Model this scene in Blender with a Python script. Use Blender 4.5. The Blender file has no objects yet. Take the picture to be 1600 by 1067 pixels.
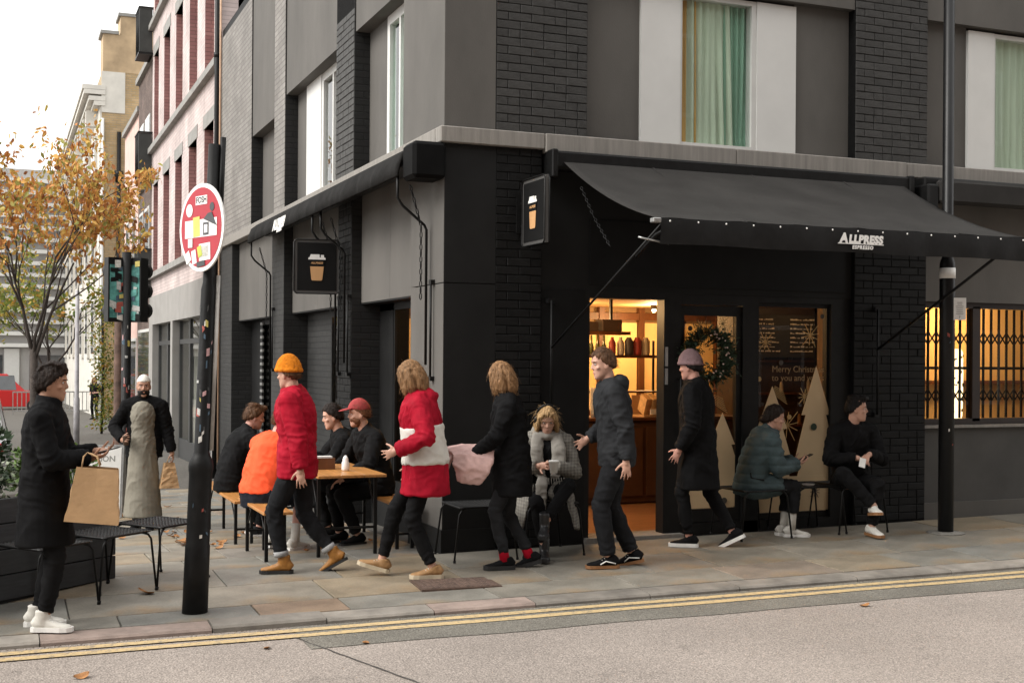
import bpy, bmesh, math, random
import numpy as np
from mathutils import Vector, Matrix, noise as mnoise
R_ = math.radians
sc = bpy.context.scene
COL = sc.collection
# ------------------------------------------------------------------ camera
YAW = R_(22.2)
cam_d = bpy.data.cameras.new('camera'); cam_d.sensor_width = 36; cam_d.lens = 44.1
cam_d.shift_y = 27/1600; cam_d.clip_end = 400; cam_d.clip_start = .1
cam = bpy.data.objects.new('camera', cam_d); COL.objects.link(cam)
CAM = Vector((-3.54, -10.25, 1.68))
cam.matrix_world = Matrix.Translation(CAM) @ Matrix.Rotation(-YAW, 4, 'Z') @ Matrix.Rotation(R_(90), 4, 'X') @ Matrix.Rotation(math.atan(.007), 4, 'Z')
sc.camera = cam
sc.render.resolution_x = 1024; sc.render.resolution_y = 682
# ------------------------------------------------------------------ light: pale overcast afternoon, brighter from the open side street
SUN_EL, SUN_AZ = R_(42), R_(-92)          # azimuth measured from +Y towards +X: the sun stands to the left
w = bpy.data.worlds.new('World'); sc.world = w; w.use_nodes = True
nt = w.node_tree; nt.nodes.clear()
sky = nt.nodes.new('ShaderNodeTexSky'); sky.sky_type = 'NISHITA'; sky.sun_disc = False
sky.sun_elevation = SUN_EL; sky.sun_rotation = SUN_AZ; sky.air_density = 1.0; sky.dust_density = 4; sky.ozone_density = 1
hs = nt.nodes.new('ShaderNodeHueSaturation'); hs.inputs['Saturation'].default_value = .12
mx = nt.nodes.new('ShaderNodeMix'); mx.data_type = 'RGBA'; mx.inputs['Factor'].default_value = .72
mx.inputs['B'].default_value = (10.2, 10.1, 9.9, 1)   # even white cloud cover over the clear-sky gradient
bg = nt.nodes.new('ShaderNodeBackground'); bg.inputs['Strength'].default_value = .092
wo = nt.nodes.new('ShaderNodeOutputWorld')
nt.links.new(sky.outputs[0], hs.inputs['Color']); nt.links.new(hs.outputs[0], mx.inputs['A'])
nt.links.new(mx.outputs['Result'], bg.inputs[0]); nt.links.new(bg.outputs[0], wo.inputs[0])
sd = bpy.data.lights.new('sun', 'SUN'); sd.energy = 1.5; sd.angle = R_(35); sd.color = (1, .96, .9)
sun = bpy.data.objects.new('sun', sd); COL.objects.link(sun)
sdir = Vector((math.sin(SUN_AZ)*math.cos(SUN_EL), math.cos(SUN_AZ)*math.cos(SUN_EL), math.sin(SUN_EL)))
sun.rotation_euler = (-sdir).to_track_quat('-Z', 'Y').to_euler(); sun.location = sdir*40
vs = sc.view_settings; vs.view_transform = 'Standard'; vs.look = 'None'; vs.exposure = 1.22; vs.gamma = 1; vs.use_curve_mapping = False
# ------------------------------------------------------------------ helpers
def gz(x, y):                              # height of the ground: the streets fall gently from the corner
    x = max(-30, min(30, x))
    return .014*x + (.02*max(y, -4) if y < 0 else (-.04*y if y < 10 else -.4-.015*(y-10)))
MATS = {}
def nd(nt, t, **kw):
    n = nt.nodes.new(t)
    for k, v in kw.items():
        if k in n.inputs: n.inputs[k].default_value = v
        else: setattr(n, k, v)
    return n
def c4(c): return (c[0], c[1], c[2], 1)
def mat(name, col, rough=.7, var=.15, scale=6, bump=.0, bscale=60, metal=0, spec=.4, emit=None, es=0, col2=None, stretch=None, island=0, objrand=0, detail=4, sheen=0, trans=0):
    if name in MATS: return MATS[name]
    m = bpy.data.materials.new(name); m.use_nodes = True; MATS[name] = m
    t = m.node_tree; L = t.links; p = t.nodes['Principled BSDF']
    tc = nd(t, 'ShaderNodeTexCoord'); src = tc.outputs['Object']
    if stretch:
        mp = nd(t, 'ShaderNodeMapping'); mp.inputs['Scale'].default_value = stretch; L.new(src, mp.inputs[0]); src = mp.outputs[0]
    n = nd(t, 'ShaderNodeTexNoise', Scale=scale, Detail=detail, Roughness=.6); L.new(src, n.inputs['Vector'])
    mixn = nd(t, 'ShaderNodeMix', data_type='RGBA')
    a = c4([c*(1-var) for c in col]); b = c4([min(1, c*(1+var)) for c in (col2 or col)])
    mixn.inputs['A'].default_value = a; mixn.inputs['B'].default_value = b
    cr = nd(t, 'ShaderNodeMapRange'); cr.inputs['From Min'].default_value = .3; cr.inputs['From Max'].default_value = .7
    L.new(n.outputs[0], cr.inputs[0]); L.new(cr.outputs[0], mixn.inputs['Factor'])
    out = mixn.outputs['Result']
    if island or objrand:
        g = nd(t, 'ShaderNodeNewGeometry') if island else nd(t, 'ShaderNodeObjectInfo')
        h = nd(t, 'ShaderNodeHueSaturation'); mr = nd(t, 'ShaderNodeMapRange')
        k = island or objrand
        mr.inputs['To Min'].default_value = 1-k; mr.inputs['To Max'].default_value = 1+k
        L.new(g.outputs['Random Per Island'] if island else g.outputs['Random'], mr.inputs[0])
        L.new(mr.outputs[0], h.inputs['Value']); L.new(out, h.inputs['Color']); out = h.outputs[0]
    L.new(out, p.inputs['Base Color'])
    p.inputs['Roughness'].default_value = rough; p.inputs['Metallic'].default_value = metal; p.inputs['Specular IOR Level'].default_value = spec
    if sheen: p.inputs['Sheen Weight'].default_value = sheen
    if trans: p.inputs['Transmission Weight'].default_value = trans
    if emit: p.inputs['Emission Color'].default_value = c4(emit); p.inputs['Emission Strength'].default_value = es
    if bump:
        n2 = nd(t, 'ShaderNodeTexNoise', Scale=bscale, Detail=3); L.new(src, n2.inputs['Vector'])
        bp = nd(t, 'ShaderNodeBump', Strength=bump, Distance=.01); L.new(n2.outputs[0], bp.inputs['Height']); L.new(bp.outputs[0], p.inputs['Normal'])
    return m
def brick_mat(name, c1, c2, mortar, bw=.225, rh=.075, axis='L', bump=.6, rough=.85, msize=.008):
    m = bpy.data.materials.new(name); m.use_nodes = True; MATS[name] = m
    t = m.node_tree; L = t.links; p = t.nodes['Principled BSDF']; tc = nd(t, 'ShaderNodeTexCoord')
    sx = nd(t, 'ShaderNodeSeparateXYZ'); L.new(tc.outputs['Object'], sx.inputs[0]); cx = nd(t, 'ShaderNodeCombineXYZ')
    L.new(sx.outputs['Y' if axis == 'L' else 'X'], cx.inputs[0]); L.new(sx.outputs['Z'], cx.inputs[1])
    b = nd(t, 'ShaderNodeTexBrick', offset=.5); L.new(cx.outputs[0], b.inputs['Vector'])
    b.inputs['Color1'].default_value = c4(c1); b.inputs['Color2'].default_value = c4(c2); b.inputs['Mortar'].default_value = c4(mortar)
    b.inputs['Scale'].default_value = 1; b.inputs['Mortar Size'].default_value = msize; b.inputs['Brick Width'].default_value = bw; b.inputs['Row Height'].default_value = rh; b.inputs['Bias'].default_value = 0
    n = nd(t, 'ShaderNodeTexNoise', Scale=1.3, Detail=6); L.new(tc.outputs['Object'], n.inputs['Vector'])
    mr = nd(t, 'ShaderNodeMapRange'); mr.inputs['From Min'].default_value = .3; mr.inputs['From Max'].default_value = .7; mr.inputs['To Min'].default_value = .78; mr.inputs['To Max'].default_value = 1.2; L.new(n.outputs[0], mr.inputs[0])
    h = nd(t, 'ShaderNodeHueSaturation'); L.new(b.outputs['Color'], h.inputs['Color']); L.new(mr.outputs[0], h.inputs['Value']); L.new(h.outputs[0], p.inputs['Base Color'])
    bp = nd(t, 'ShaderNodeBump', Strength=bump, Distance=.012, invert=True); L.new(b.outputs['Fac'], bp.inputs['Height']); L.new(bp.outputs[0], p.inputs['Normal'])
    p.inputs['Roughness'].default_value = rough; p.inputs['Specular IOR Level'].default_value = .3
    return m
def glass_mat(name, tint=(1, 1, 1), refl=1.0, rough=.0, ior=1.5):
    m = bpy.data.materials.new(name); m.use_nodes = True; MATS[name] = m
    t = m.node_tree; L = t.links; t.nodes.remove(t.nodes['Principled BSDF']); o = t.nodes['Material Output']
    tr = nd(t, 'ShaderNodeBsdfTransparent'); tr.inputs[0].default_value = c4(tint)
    gl = nd(t, 'ShaderNodeBsdfGlossy'); gl.inputs['Roughness'].default_value = rough; gl.inputs[0].default_value = (refl, refl, refl, 1)
    fr = nd(t, 'ShaderNodeFresnel', IOR=ior); ms = nd(t, 'ShaderNodeMixShader'); ge = nd(t, 'ShaderNodeNewGeometry'); iv_ = nd(t, 'ShaderNodeMath', operation='SUBTRACT'); iv_.inputs[0].default_value = 1; mu = nd(t, 'ShaderNodeMath', operation='MULTIPLY')
    L.new(ge.outputs['Backfacing'], iv_.inputs[1]); L.new(fr.outputs[0], mu.inputs[0]); L.new(iv_.outputs[0], mu.inputs[1]); L.new(mu.outputs[0], ms.inputs[0]); L.new(tr.outputs[0], ms.inputs[1]); L.new(gl.outputs[0], ms.inputs[2]); L.new(ms.outputs[0], o.inputs[0])
    return m
class MB:
    def __init__(s): s.v = []; s.f = []; s.mi = []; s.sm = []
    def add(s, v, f, mi=0, sm=False):
        k = len(s.v); s.v += [tuple(x) for x in v]; s.f += [tuple(i+k for i in q) for q in f]; s.mi += [mi]*len(f); s.sm += [sm]*len(f); return s
    def box(s, x0, x1, y0, y1, z0, z1, mi=0):
        return s.add([(x0,y0,z0),(x1,y0,z0),(x1,y1,z0),(x0,y1,z0),(x0,y0,z1),(x1,y0,z1),(x1,y1,z1),(x0,y1,z1)],
                     [(3,2,1,0),(4,5,6,7),(0,1,5,4),(1,2,6,5),(2,3,7,6),(3,0,4,7)], mi)
    def bbox(s, x0, x1, y0, y1, z0, z1, b=.006, mi=0):   # box with chamfered edges
        v = []; X = (x0, x1); Y = (y0, y1); Z = (z0, z1); idx = {}
        for i in (0, 1):
            for j in (0, 1):
                for k in (0, 1):
                    sx, sy, sz = (b, -b)[i], (b, -b)[j], (b, -b)[k]
                    idx[i,j,k] = len(v); v += [(X[i],Y[j]+sy,Z[k]+sz),(X[i]+sx,Y[j],Z[k]+sz),(X[i]+sx,Y[j]+sy,Z[k])]
        g = lambda i, j, k, a: idx[i,j,k]+a
        f = [(g(0,0,0,0),g(0,0,1,0),g(0,1,1,0),g(0,1,0,0)),(g(1,0,0,0),g(1,1,0,0),g(1,1,1,0),g(1,0,1,0)),
             (g(0,0,0,1),g(1,0,0,1),g(1,0,1,1),g(0,0,1,1)),(g(0,1,0,1),g(0,1,1,1),g(1,1,1,1),g(1,1,0,1)),
             (g(0,0,0,2),g(0,1,0,2),g(1,1,0,2),g(1,0,0,2)),(g(0,0,1,2),g(1,0,1,2),g(1,1,1,2),g(0,1,1,2))]
        for j in (0, 1):
            for k in (0, 1): f.append((g(0,j,k,1),g(1,j,k,1),g(1,j,k,2),g(0,j,k,2)))
        for i in (0, 1):
            for k in (0, 1): f.append((g(i,0,k,0),g(i,1,k,0),g(i,1,k,2),g(i,0,k,2)))
            for j in (0, 1): f.append((g(i,j,0,0),g(i,j,1,0),g(i,j,1,1),g(i,j,0,1)))
            for j in (0, 1):
                for k in (0, 1): f.append((g(i,j,k,0),g(i,j,k,1),g(i,j,k,2)))
        return s.add(v, f, mi)
    def obox(s, c, ax, ay, az, hx, hy, hz, mi=0):         # oriented box
        c, ax, ay, az = map(Vector, (c, ax, ay, az)); v = []
        for z in (-1, 1):
            for x, y in ((-1,-1),(1,-1),(1,1),(-1,1)): v.append(c+ax*hx*x+ay*hy*y+az*hz*z)
        return s.add(v, [(3,2,1,0),(4,5,6,7),(0,1,5,4),(1,2,6,5),(2,3,7,6),(3,0,4,7)], mi)
    def tube(s, pts, r, n=8, mi=0, sm=True, cap=True, side=None, flat=1.0):
        pts = [Vector(p) for p in pts]; m = len(pts)
        rr = r if isinstance(r, (list, tuple)) else [r]*m; v = []; f = []; prev = None
        for i, p in enumerate(pts):
            t = (pts[min(i+1, m-1)]-pts[max(i-1, 0)])
            t = t.normalized() if t.length > 1e-9 else Vector((0,0,1))
            if side is not None: a = Vector(side)
            elif prev is not None: a = prev
            else: a = Vector((1,0,0)) if abs(t.x) < .9 else Vector((0,1,0))
            a = (a-t*a.dot(t)); a = a.normalized() if a.length > 1e-6 else t.orthogonal().normalized()
            b = t.cross(a); prev = a; q = rr[i]; ra, rb = (q if isinstance(q, (tuple, list)) else (q, q*flat))
            for k in range(n):
                an = 2*math.pi*k/n; v.append(p+a*(ra*math.cos(an))+b*(rb*math.sin(an)))
        for i in range(m-1):
            for k in range(n):
                k2 = (k+1) % n; f.append((i*n+k, i*n+k2, (i+1)*n+k2, (i+1)*n+k))
        if cap: f.append(tuple(range(n))[::-1]); f.append(tuple((m-1)*n+k for k in range(n)))
        return s.add(v, f, mi, sm)
    def caps(s, a, b, ra, rb, n=12, mi=0):                # capsule with tapered radius
        a, b = Vector(a), Vector(b); t = (b-a); L = t.length; t = t/L if L > 1e-9 else Vector((0,0,1)); pts = []; rs = []
        for q in (-1, -.86, -.5): pts.append(a+t*ra*q); rs.append(max(.0015, ra*math.sqrt(max(0, 1-q*q))))
        pts += [a, b]; rs += [ra, rb]
        for q in (.5, .86, 1): pts.append(b+t*rb*q); rs.append(max(.0015, rb*math.sqrt(max(0, 1-q*q))))
        return s.tube(pts, rs, n, mi)
    def ell(s, c, r, rot=None, n=14, m=9, mi=0):
        c = Vector(c); v = []; f = []; r = (r, r, r) if not isinstance(r, (tuple, list)) else r
        for i in range(m+1):
            th = math.pi*(i+.04*(1 if i == 0 else -1 if i == m else 0))/m
            for k in range(n):
                ph = 2*math.pi*k/n; d = Vector((math.sin(th)*math.cos(ph)*r[0], math.sin(th)*math.sin(ph)*r[1], math.cos(th)*r[2]))
                v.append(c+(rot @ d if rot else d))
        for i in range(m):
            for k in range(n):
                k2 = (k+1) % n; f.append((i*n+k, (i+1)*n+k, (i+1)*n+k2, i*n+k2))
        f.append(tuple(range(n))); f.append(tuple(m*n+k for k in range(n))[::-1])
        return s.add(v, f, mi, True)
    def lathe(s, c, prof, n=16, mi=0, sm=True):
        c = Vector(c); v = []; f = []
        for r, z in prof:
            for k in range(n): v.append(c+Vector((r*math.cos(2*math.pi*k/n), r*math.sin(2*math.pi*k/n), z)))
        for i in range(len(prof)-1):
            for k in range(n): k2 = (k+1) % n; f.append((i*n+k, i*n+k2, (i+1)*n+k2, (i+1)*n+k))
        f.append(tuple(range(n))[::-1]); f.append(tuple((len(prof)-1)*n+k for k in range(n)))
        return s.add(v, f, mi, sm)
    def prism(s, poly, o, ax, ay, th, mi=0):              # 2-D outline in the plane o + x*ax + y*ay, given thickness
        o, ax, ay = map(Vector, (o, ax, ay)); nn = ax.cross(ay).normalized(); k = len(poly)
        v = [o+ax*x+ay*y-nn*th/2 for x, y in poly]+[o+ax*x+ay*y+nn*th/2 for x, y in poly]
        f = [tuple(range(k))[::-1], tuple(range(k, 2*k))]+[(i, (i+1) % k, k+(i+1) % k, k+i) for i in range(k)]
        return s.add(v, f, mi)
    def mesh(s, name, mats):
        me = bpy.data.meshes.new(name); me.from_pydata(s.v, [], s.f)
        for m in (mats if isinstance(mats, (list, tuple)) else [mats]): me.materials.append(m)
        me.polygons.foreach_set('material_index', s.mi); me.polygons.foreach_set('use_smooth', s.sm); me.update()
        bm = bmesh.new(); bm.from_mesh(me); bmesh.ops.recalc_face_normals(bm, faces=bm.faces); bm.to_mesh(me); bm.free()
        return me
    def build(s, name, mats, parent=None): return link(name, s.mesh(name, mats), parent)
def link(name, me, parent=None, loc=None, rz=None):
    o = bpy.data.objects.new(name, me); COL.objects.link(o)
    if parent: o.parent = parent
    if loc is not None: o.location = loc
    if rz is not None: o.rotation_euler = (0, 0, rz)
    return o
def tag(o, label, cat, group=None, kind=None):
    if label: o['label'] = label
    if cat: o['category'] = cat
    if group: o['group'] = group
    if kind: o['kind'] = kind
    return o
def thing(name, label, cat, loc=(0,0,0), rz=0, group=None):
    o = bpy.data.objects.new(name, None); COL.objects.link(o); o.location = loc; o.rotation_euler = (0,0,rz); o.empty_display_size = .1
    return tag(o, label, cat, group)
def struct(o): o['kind'] = 'structure'; return o
def copy_tree(o, parent=None):
    c = o.copy(); COL.objects.link(c); c.parent = parent
    for ch in o.children: copy_tree(ch, c)
    return c
def text_mesh(body, size, extrude=.002, shear=0, offset=0, align='CENTER', spacing=1.0):
    cu = bpy.data.curves.new('txt', 'FONT'); cu.body = body; cu.size = size; cu.extrude = extrude; cu.shear = shear; cu.offset = offset
    cu.align_x = align; cu.align_y = 'CENTER'; cu.space_character = spacing; cu.resolution_u = 3
    o = bpy.data.objects.new('txt', cu); COL.objects.link(o); dg = bpy.context.evaluated_depsgraph_get(); dg.update()
    me = bpy.data.meshes.new_from_object(o.evaluated_get(dg)); bpy.data.objects.remove(o); bpy.data.curves.remove(cu); return me
def text_on(name, body, size, m, parent, o, ax, ay, **kw):   # lettering on a plane given by origin and two axes
    me = text_mesh(body, size, **kw); me.materials.clear(); me.materials.append(m)
    ax, ay = Vector(ax).normalized(), Vector(ay).normalized(); az = ax.cross(ay)
    M = Matrix((ax, ay, az)).transposed().to_4x4(); M.translation = Vector(o); me.transform(M)
    return link(name, me, parent)
def remesh(mb, name, m, voxel=.012, smooth=5, disp=0, dscale=9, dstretch=(1,1,1), seed=0):
    me = bpy.data.meshes.new(name); me.from_pydata(mb.v, [], mb.f); me.update()
    bm = bmesh.new(); bm.from_mesh(me); bmesh.ops.recalc_face_normals(bm, faces=bm.faces); bm.to_mesh(me); bm.free()
    o = bpy.data.objects.new('tmp', me); COL.objects.link(o)
    r = o.modifiers.new('r', 'REMESH'); r.mode = 'VOXEL'; r.voxel_size = voxel; r.use_smooth_shade = True
    if smooth: q = o.modifiers.new('s', 'SMOOTH'); q.iterations = smooth; q.factor = .5
    dg = bpy.context.evaluated_depsgraph_get(); dg.update()
    out = bpy.data.meshes.new_from_object(o.evaluated_get(dg)); bpy.data.objects.remove(o); bpy.data.meshes.remove(me)
    out.name = name
    if disp:
        n = len(out.vertices); co = np.empty(n*3, 'f'); no = np.empty(n*3, 'f'); out.vertices.foreach_get('co', co); out.vertices.foreach_get('normal', no)
        co = co.reshape(-1, 3); no = no.reshape(-1, 3); off = Vector((seed*3.1, seed*1.7, 0)); st = dstretch
        def fold(c):                                   # ridged folds with a warped domain, plus soft swell
            q = Vector((c[0]*st[0]*dscale, c[1]*st[1]*dscale, c[2]*st[2]*dscale))+off
            wq = q+mnoise.noise_vector(q*.45)*1.1
            return .75*(1-2.6*abs(mnoise.noise(wq)))-.2+.45*mnoise.noise(q*.6)+.22*(1-2.4*abs(mnoise.noise(wq*2.1)))
        d = np.array([fold(c) for c in co.tolist()], 'f')
        co += no*(d*disp)[:, None]; out.vertices.foreach_set('co', co.ravel()); out.update()
    out.materials.clear(); out.materials.append(m)
    out.polygons.foreach_set('use_smooth', [True]*len(out.polygons))
    return out
rnd = random.Random(7)
# ------------------------------------------------------------------ materials
BLACKP = mat('black_paint', (.010,.010,.010), .6, .25, 3, .06, 90, spec=.12)
BRICKB = mat('black_painted_brick', (.0095,.0095,.0094), .6, .3, 14, .35, 70, objrand=.2, spec=.15)
MORTB = mat('black_painted_mortar', (.0065,.0065,.0065), .85, .3, 20, .3, 60, spec=.06)
BRKL = brick_mat('black_painted_brickwork', (.022,.022,.0215), (.028,.028,.027), (.014,.014,.014), axis='L', rough=.6)
BRKR = brick_mat('black_painted_brick_reveal', (.015,.015,.015), (.019,.019,.0185), (.010,.010,.010), axis='R', rough=.6)
BRKG = brick_mat('sky_lightened_brickwork', (.18,.168,.155), (.225,.212,.197), (.13,.122,.113), axis='L', rough=.75)  # same painted brick, its colour lightened for the sky's brightness on the side front
RENDER = mat('grey_render', (.094,.088,.080), .8, .2, 1.3, .12, 110, detail=8, stretch=(1,1,.45))
RENDK = mat('charcoal_render', (.013,.013,.0128), .7, .2, 2.2, .1, 100, detail=7, spec=.15)
STONE = mat('cornice_stone', (.225,.21,.19), .85, .2, 4, .25, 70, detail=10, stretch=(5,5,.35))
WHITEP = mat('white_panel', (.60,.60,.58), .5, .04, 2.5, .02, 60)
FRAMEW = mat('white_frame', (.55,.55,.53), .45, .05, 5)
GLASS = glass_mat('window_glass', (.93,.95,.94), 1, 0, 1.5)
GLASSD = glass_mat('shop_glass', (.80,.79,.77), .55, 0, 1.45)
CANVAS = mat('black_awning_canvas', (.033,.0315,.030), .8, .2, 2.2, .22, 260, spec=.1, detail=8)
VALANCE = mat('black_vinyl_valance', (.009,.009,.009), .5, .25, 9, .14, 25, spec=.2)
BLACKM = mat('black_metal', (.008,.008,.008), .45, .3, 12, .05, 120, spec=.2)
STEEL = mat('galvanised_steel', (.35,.35,.34), .4, .2, 12, .05, 80, metal=.7)
WHITEI = mat('white_ink', (.78,.77,.74), .6, .05, 30)
WOODO = mat('orange_wood', (.36,.15,.045), .42, .35, 7, .18, 40, stretch=(6,.8,6), detail=7)
WOODD = mat('dark_timber', (.095,.036,.013), .45, .35, 6, .12, 40, stretch=(1,1,.3))
CREAM = mat('cream_panel', (.70,.52,.25), .6, .08, 2)
GOLD = mat('gold_vinyl', (.42,.28,.11), .45, .1, 8)
KRAFT = mat('kraft_paper', (.46,.29,.15), .8, .1, 6, .25, 35)
CUPTAN = mat('tan_cup_paint', (.55,.31,.14), .6, .05, 5)
RED = mat('sign_red', (.38,.007,.02), .35, .06, 8)
# ground
def slab_mat():
    m = bpy.data.materials.new('york_stone_slab'); m.use_nodes = True; t = m.node_tree; L = t.links; p = t.nodes['Principled BSDF']
    oi = nd(t, 'ShaderNodeObjectInfo'); cr = nd(t, 'ShaderNodeValToRGB'); e = cr.color_ramp; e.interpolation = 'LINEAR'
    cols = [(0,(.19,.18,.155)),(.3,(.22,.195,.155)),(.5,(.165,.165,.15)),(.72,(.25,.20,.135)),(.86,(.18,.18,.165)),(1,(.23,.165,.115))]
    while len(e.elements) < len(cols): e.elements.new(.5)
    for el, (q, c) in zip(e.elements, cols): el.position = q; el.color = c4(c)
    L.new(oi.outputs['Random'], cr.inputs[0]); tc = nd(t, 'ShaderNodeTexCoord')
    n = nd(t, 'ShaderNodeTexNoise', Scale=2.6, Detail=9, Roughness=.65); n2 = nd(t, 'ShaderNodeTexNoise', Scale=70, Detail=4)
    L.new(tc.outputs['Object'], n.inputs['Vector']); L.new(tc.outputs['Object'], n2.inputs['Vector'])
    mr = nd(t, 'ShaderNodeMapRange'); mr.inputs['From Min'].default_value=.3; mr.inputs['From Max'].default_value=.72; mr.inputs['To Min'].default_value=.62; mr.inputs['To Max'].default_value=1.25; L.new(n.outputs[0], mr.inputs[0])
    mr2 = nd(t, 'ShaderNodeMapRange'); mr2.inputs['From Min'].default_value=.3; mr2.inputs['From Max'].default_value=.7; mr2.inputs['To Min'].default_value=.88; mr2.inputs['To Max'].default_value=1.12; L.new(n2.outputs[0], mr2.inputs[0])
    mu = nd(t, 'ShaderNodeMath', operation='MULTIPLY'); L.new(mr.outputs[0], mu.inputs[0]); L.new(mr2.outputs[0], mu.inputs[1])
    # rust-coloured stains and dark spots with their own shape
    n3 = nd(t, 'ShaderNodeTexNoise', Scale=1.1, Detail=5); L.new(tc.outputs['Object'], n3.inputs['Vector'])
    st = nd(t, 'ShaderNodeMapRange'); st.inputs['From Min'].default_value=.56; st.inputs['From Max'].default_value=.68; L.new(n3.outputs[0], st.inputs[0])
    mxs = nd(t, 'ShaderNodeMix', data_type='RGBA'); mxs.inputs['B'].default_value=(.21,.15,.09,1); L.new(st.outputs[0], mxs.inputs['Factor']); L.new(cr.outputs[0], mxs.inputs['A'])
    vo = nd(t, 'ShaderNodeTexVoronoi', Scale=2.3); L.new(tc.outputs['Object'], vo.inputs['Vector']); gm = nd(t, 'ShaderNodeMapRange'); gm.inputs['From Min'].default_value=.035; gm.inputs['From Max'].default_value=.05; gm.inputs['To Min'].default_value=.55; gm.inputs['To Max'].default_value=1; L.new(vo.outputs['Distance'], gm.inputs[0])   # old chewing gum
    mg = nd(t, 'ShaderNodeMath', operation='MULTIPLY'); L.new(mu.outputs[0], mg.inputs[0]); L.new(gm.outputs[0], mg.inputs[1]); mu = mg
    h = nd(t, 'ShaderNodeHueSaturation'); L.new(mxs.outputs['Result'], h.inputs['Color']); L.new(mu.outputs[0], h.inputs['Value']); L.new(h.outputs[0], p.inputs['Base Color'])
    rr = nd(t, 'ShaderNodeMapRange'); rr.inputs['To Min'].default_value=.42; rr.inputs['To Max'].default_value=.8; L.new(n.outputs[0], rr.inputs[0]); L.new(rr.outputs[0], p.inputs['Roughness'])
    bp = nd(t, 'ShaderNodeBump', Strength=.25, Distance=.006); L.new(n2.outputs[0], bp.inputs['Height']); L.new(bp.outputs[0], p.inputs['Normal']); p.inputs['Specular IOR Level'].default_value=.35
    return m
SLAB = slab_mat()
def asphalt(name, base, warm, big=.5, agg=150):
    m = bpy.data.materials.new(name); m.use_nodes = True; t = m.node_tree; L = t.links; p = t.nodes['Principled BSDF']; tc = nd(t, 'ShaderNodeTexCoord')
    v = nd(t, 'ShaderNodeTexVoronoi', Scale=agg); n = nd(t, 'ShaderNodeTexNoise', Scale=big, Detail=8); v2 = nd(t, 'ShaderNodeTexVoronoi', Scale=agg*.45)
    for q in (v, n, v2): L.new(tc.outputs['Object'], q.inputs['Vector'])
    cr = nd(t, 'ShaderNodeValToRGB'); e = cr.color_ramp; e.elements[0].color = c4([c*.62 for c in base]); e.elements[1].color = c4([c*1.4 for c in warm]); k = e.elements.new(.5); k.color = c4(base)
    sx = nd(t, 'ShaderNodeSeparateColor'); L.new(v.outputs['Color'], sx.inputs[0]); L.new(sx.outputs[0], cr.inputs[0])
    mr = nd(t, 'ShaderNodeMapRange'); mr.inputs['From Min'].default_value=.3; mr.inputs['From Max'].default_value=.7; mr.inputs['To Min'].default_value=.82; mr.inputs['To Max'].default_value=1.16; L.new(n.outputs[0], mr.inputs[0])
    nb_ = nd(t, 'ShaderNodeTexNoise', Scale=1.7, Detail=7, Roughness=.7); L.new(tc.outputs['Object'], nb_.inputs['Vector']); sb = nd(t, 'ShaderNodeMapRange'); sb.inputs['From Min'].default_value=.60; sb.inputs['From Max'].default_value=.72; sb.inputs['To Min'].default_value=1; sb.inputs['To Max'].default_value=.74; L.new(nb_.outputs[0], sb.inputs[0])   # oil stains
    ms_ = nd(t, 'ShaderNodeMath', operation='MULTIPLY'); L.new(mr.outputs[0], ms_.inputs[0]); L.new(sb.outputs[0], ms_.inputs[1]); mr = ms_
    h = nd(t, 'ShaderNodeHueSaturation'); L.new(cr.outputs[0], h.inputs['Color']); L.new(mr.outputs[0], h.inputs['Value']); L.new(h.outputs[0], p.inputs['Base Color'])
    bp = nd(t, 'ShaderNodeBump', Strength=.55, Distance=.008); L.new(v2.outputs['Distance'], bp.inputs['Height']); L.new(bp.outputs[0], p.inputs['Normal'])
    p.inputs['Roughness'].default_value = .85; p.inputs['Specular IOR Level'].default_value = .3
    return m
ASPH = asphalt('worn_asphalt', (.25,.216,.19), (.265,.229,.202))
ASPHD = asphalt('dark_asphalt_strip', (.135,.125,.105), (.15,.14,.12), 1.5)
def line_mat():
    m = bpy.data.materials.new('worn_yellow_paint'); m.use_nodes = True; t = m.node_tree; L = t.links; p = t.nodes['Principled BSDF']; tc = nd(t, 'ShaderNodeTexCoord')
    n = nd(t, 'ShaderNodeTexNoise', Scale=28, Detail=6, Roughness=.7); L.new(tc.outputs['Object'], n.inputs['Vector'])
    mr = nd(t, 'ShaderNodeMapRange'); mr.inputs['From Min'].default_value=.5; mr.inputs['From Max'].default_value=.66; L.new(n.outputs[0], mr.inputs[0])
    mxx = nd(t, 'ShaderNodeMix', data_type='RGBA'); mxx.inputs['A'].default_value=(.47,.345,.175,1); mxx.inputs['B'].default_value=(.2,.165,.125,1); L.new(mr.outputs[0], mxx.inputs['Factor']); L.new(mxx.outputs['Result'], p.inputs['Base Color'])
    p.inputs['Roughness'].default_value=.7; bp = nd(t, 'ShaderNodeBump', Strength=.3, Distance=.005); L.new(n.outputs[0], bp.inputs['Height']); L.new(bp.outputs[0], p.inputs['Normal'])
    return m
YELLOW = line_mat()
KERBM = mat('granite_kerb', (.205,.185,.16), .8, .3, 5, .3, 90, objrand=.22, detail=9); KERBP = mat('pink_granite_kerb', (.22,.17,.145), .8, .3, 7, .3, 90, objrand=.2, detail=9)
JOINT = mat('pavement_joint', (.085,.078,.068), .95, .25, 14, .4, 60)
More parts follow.
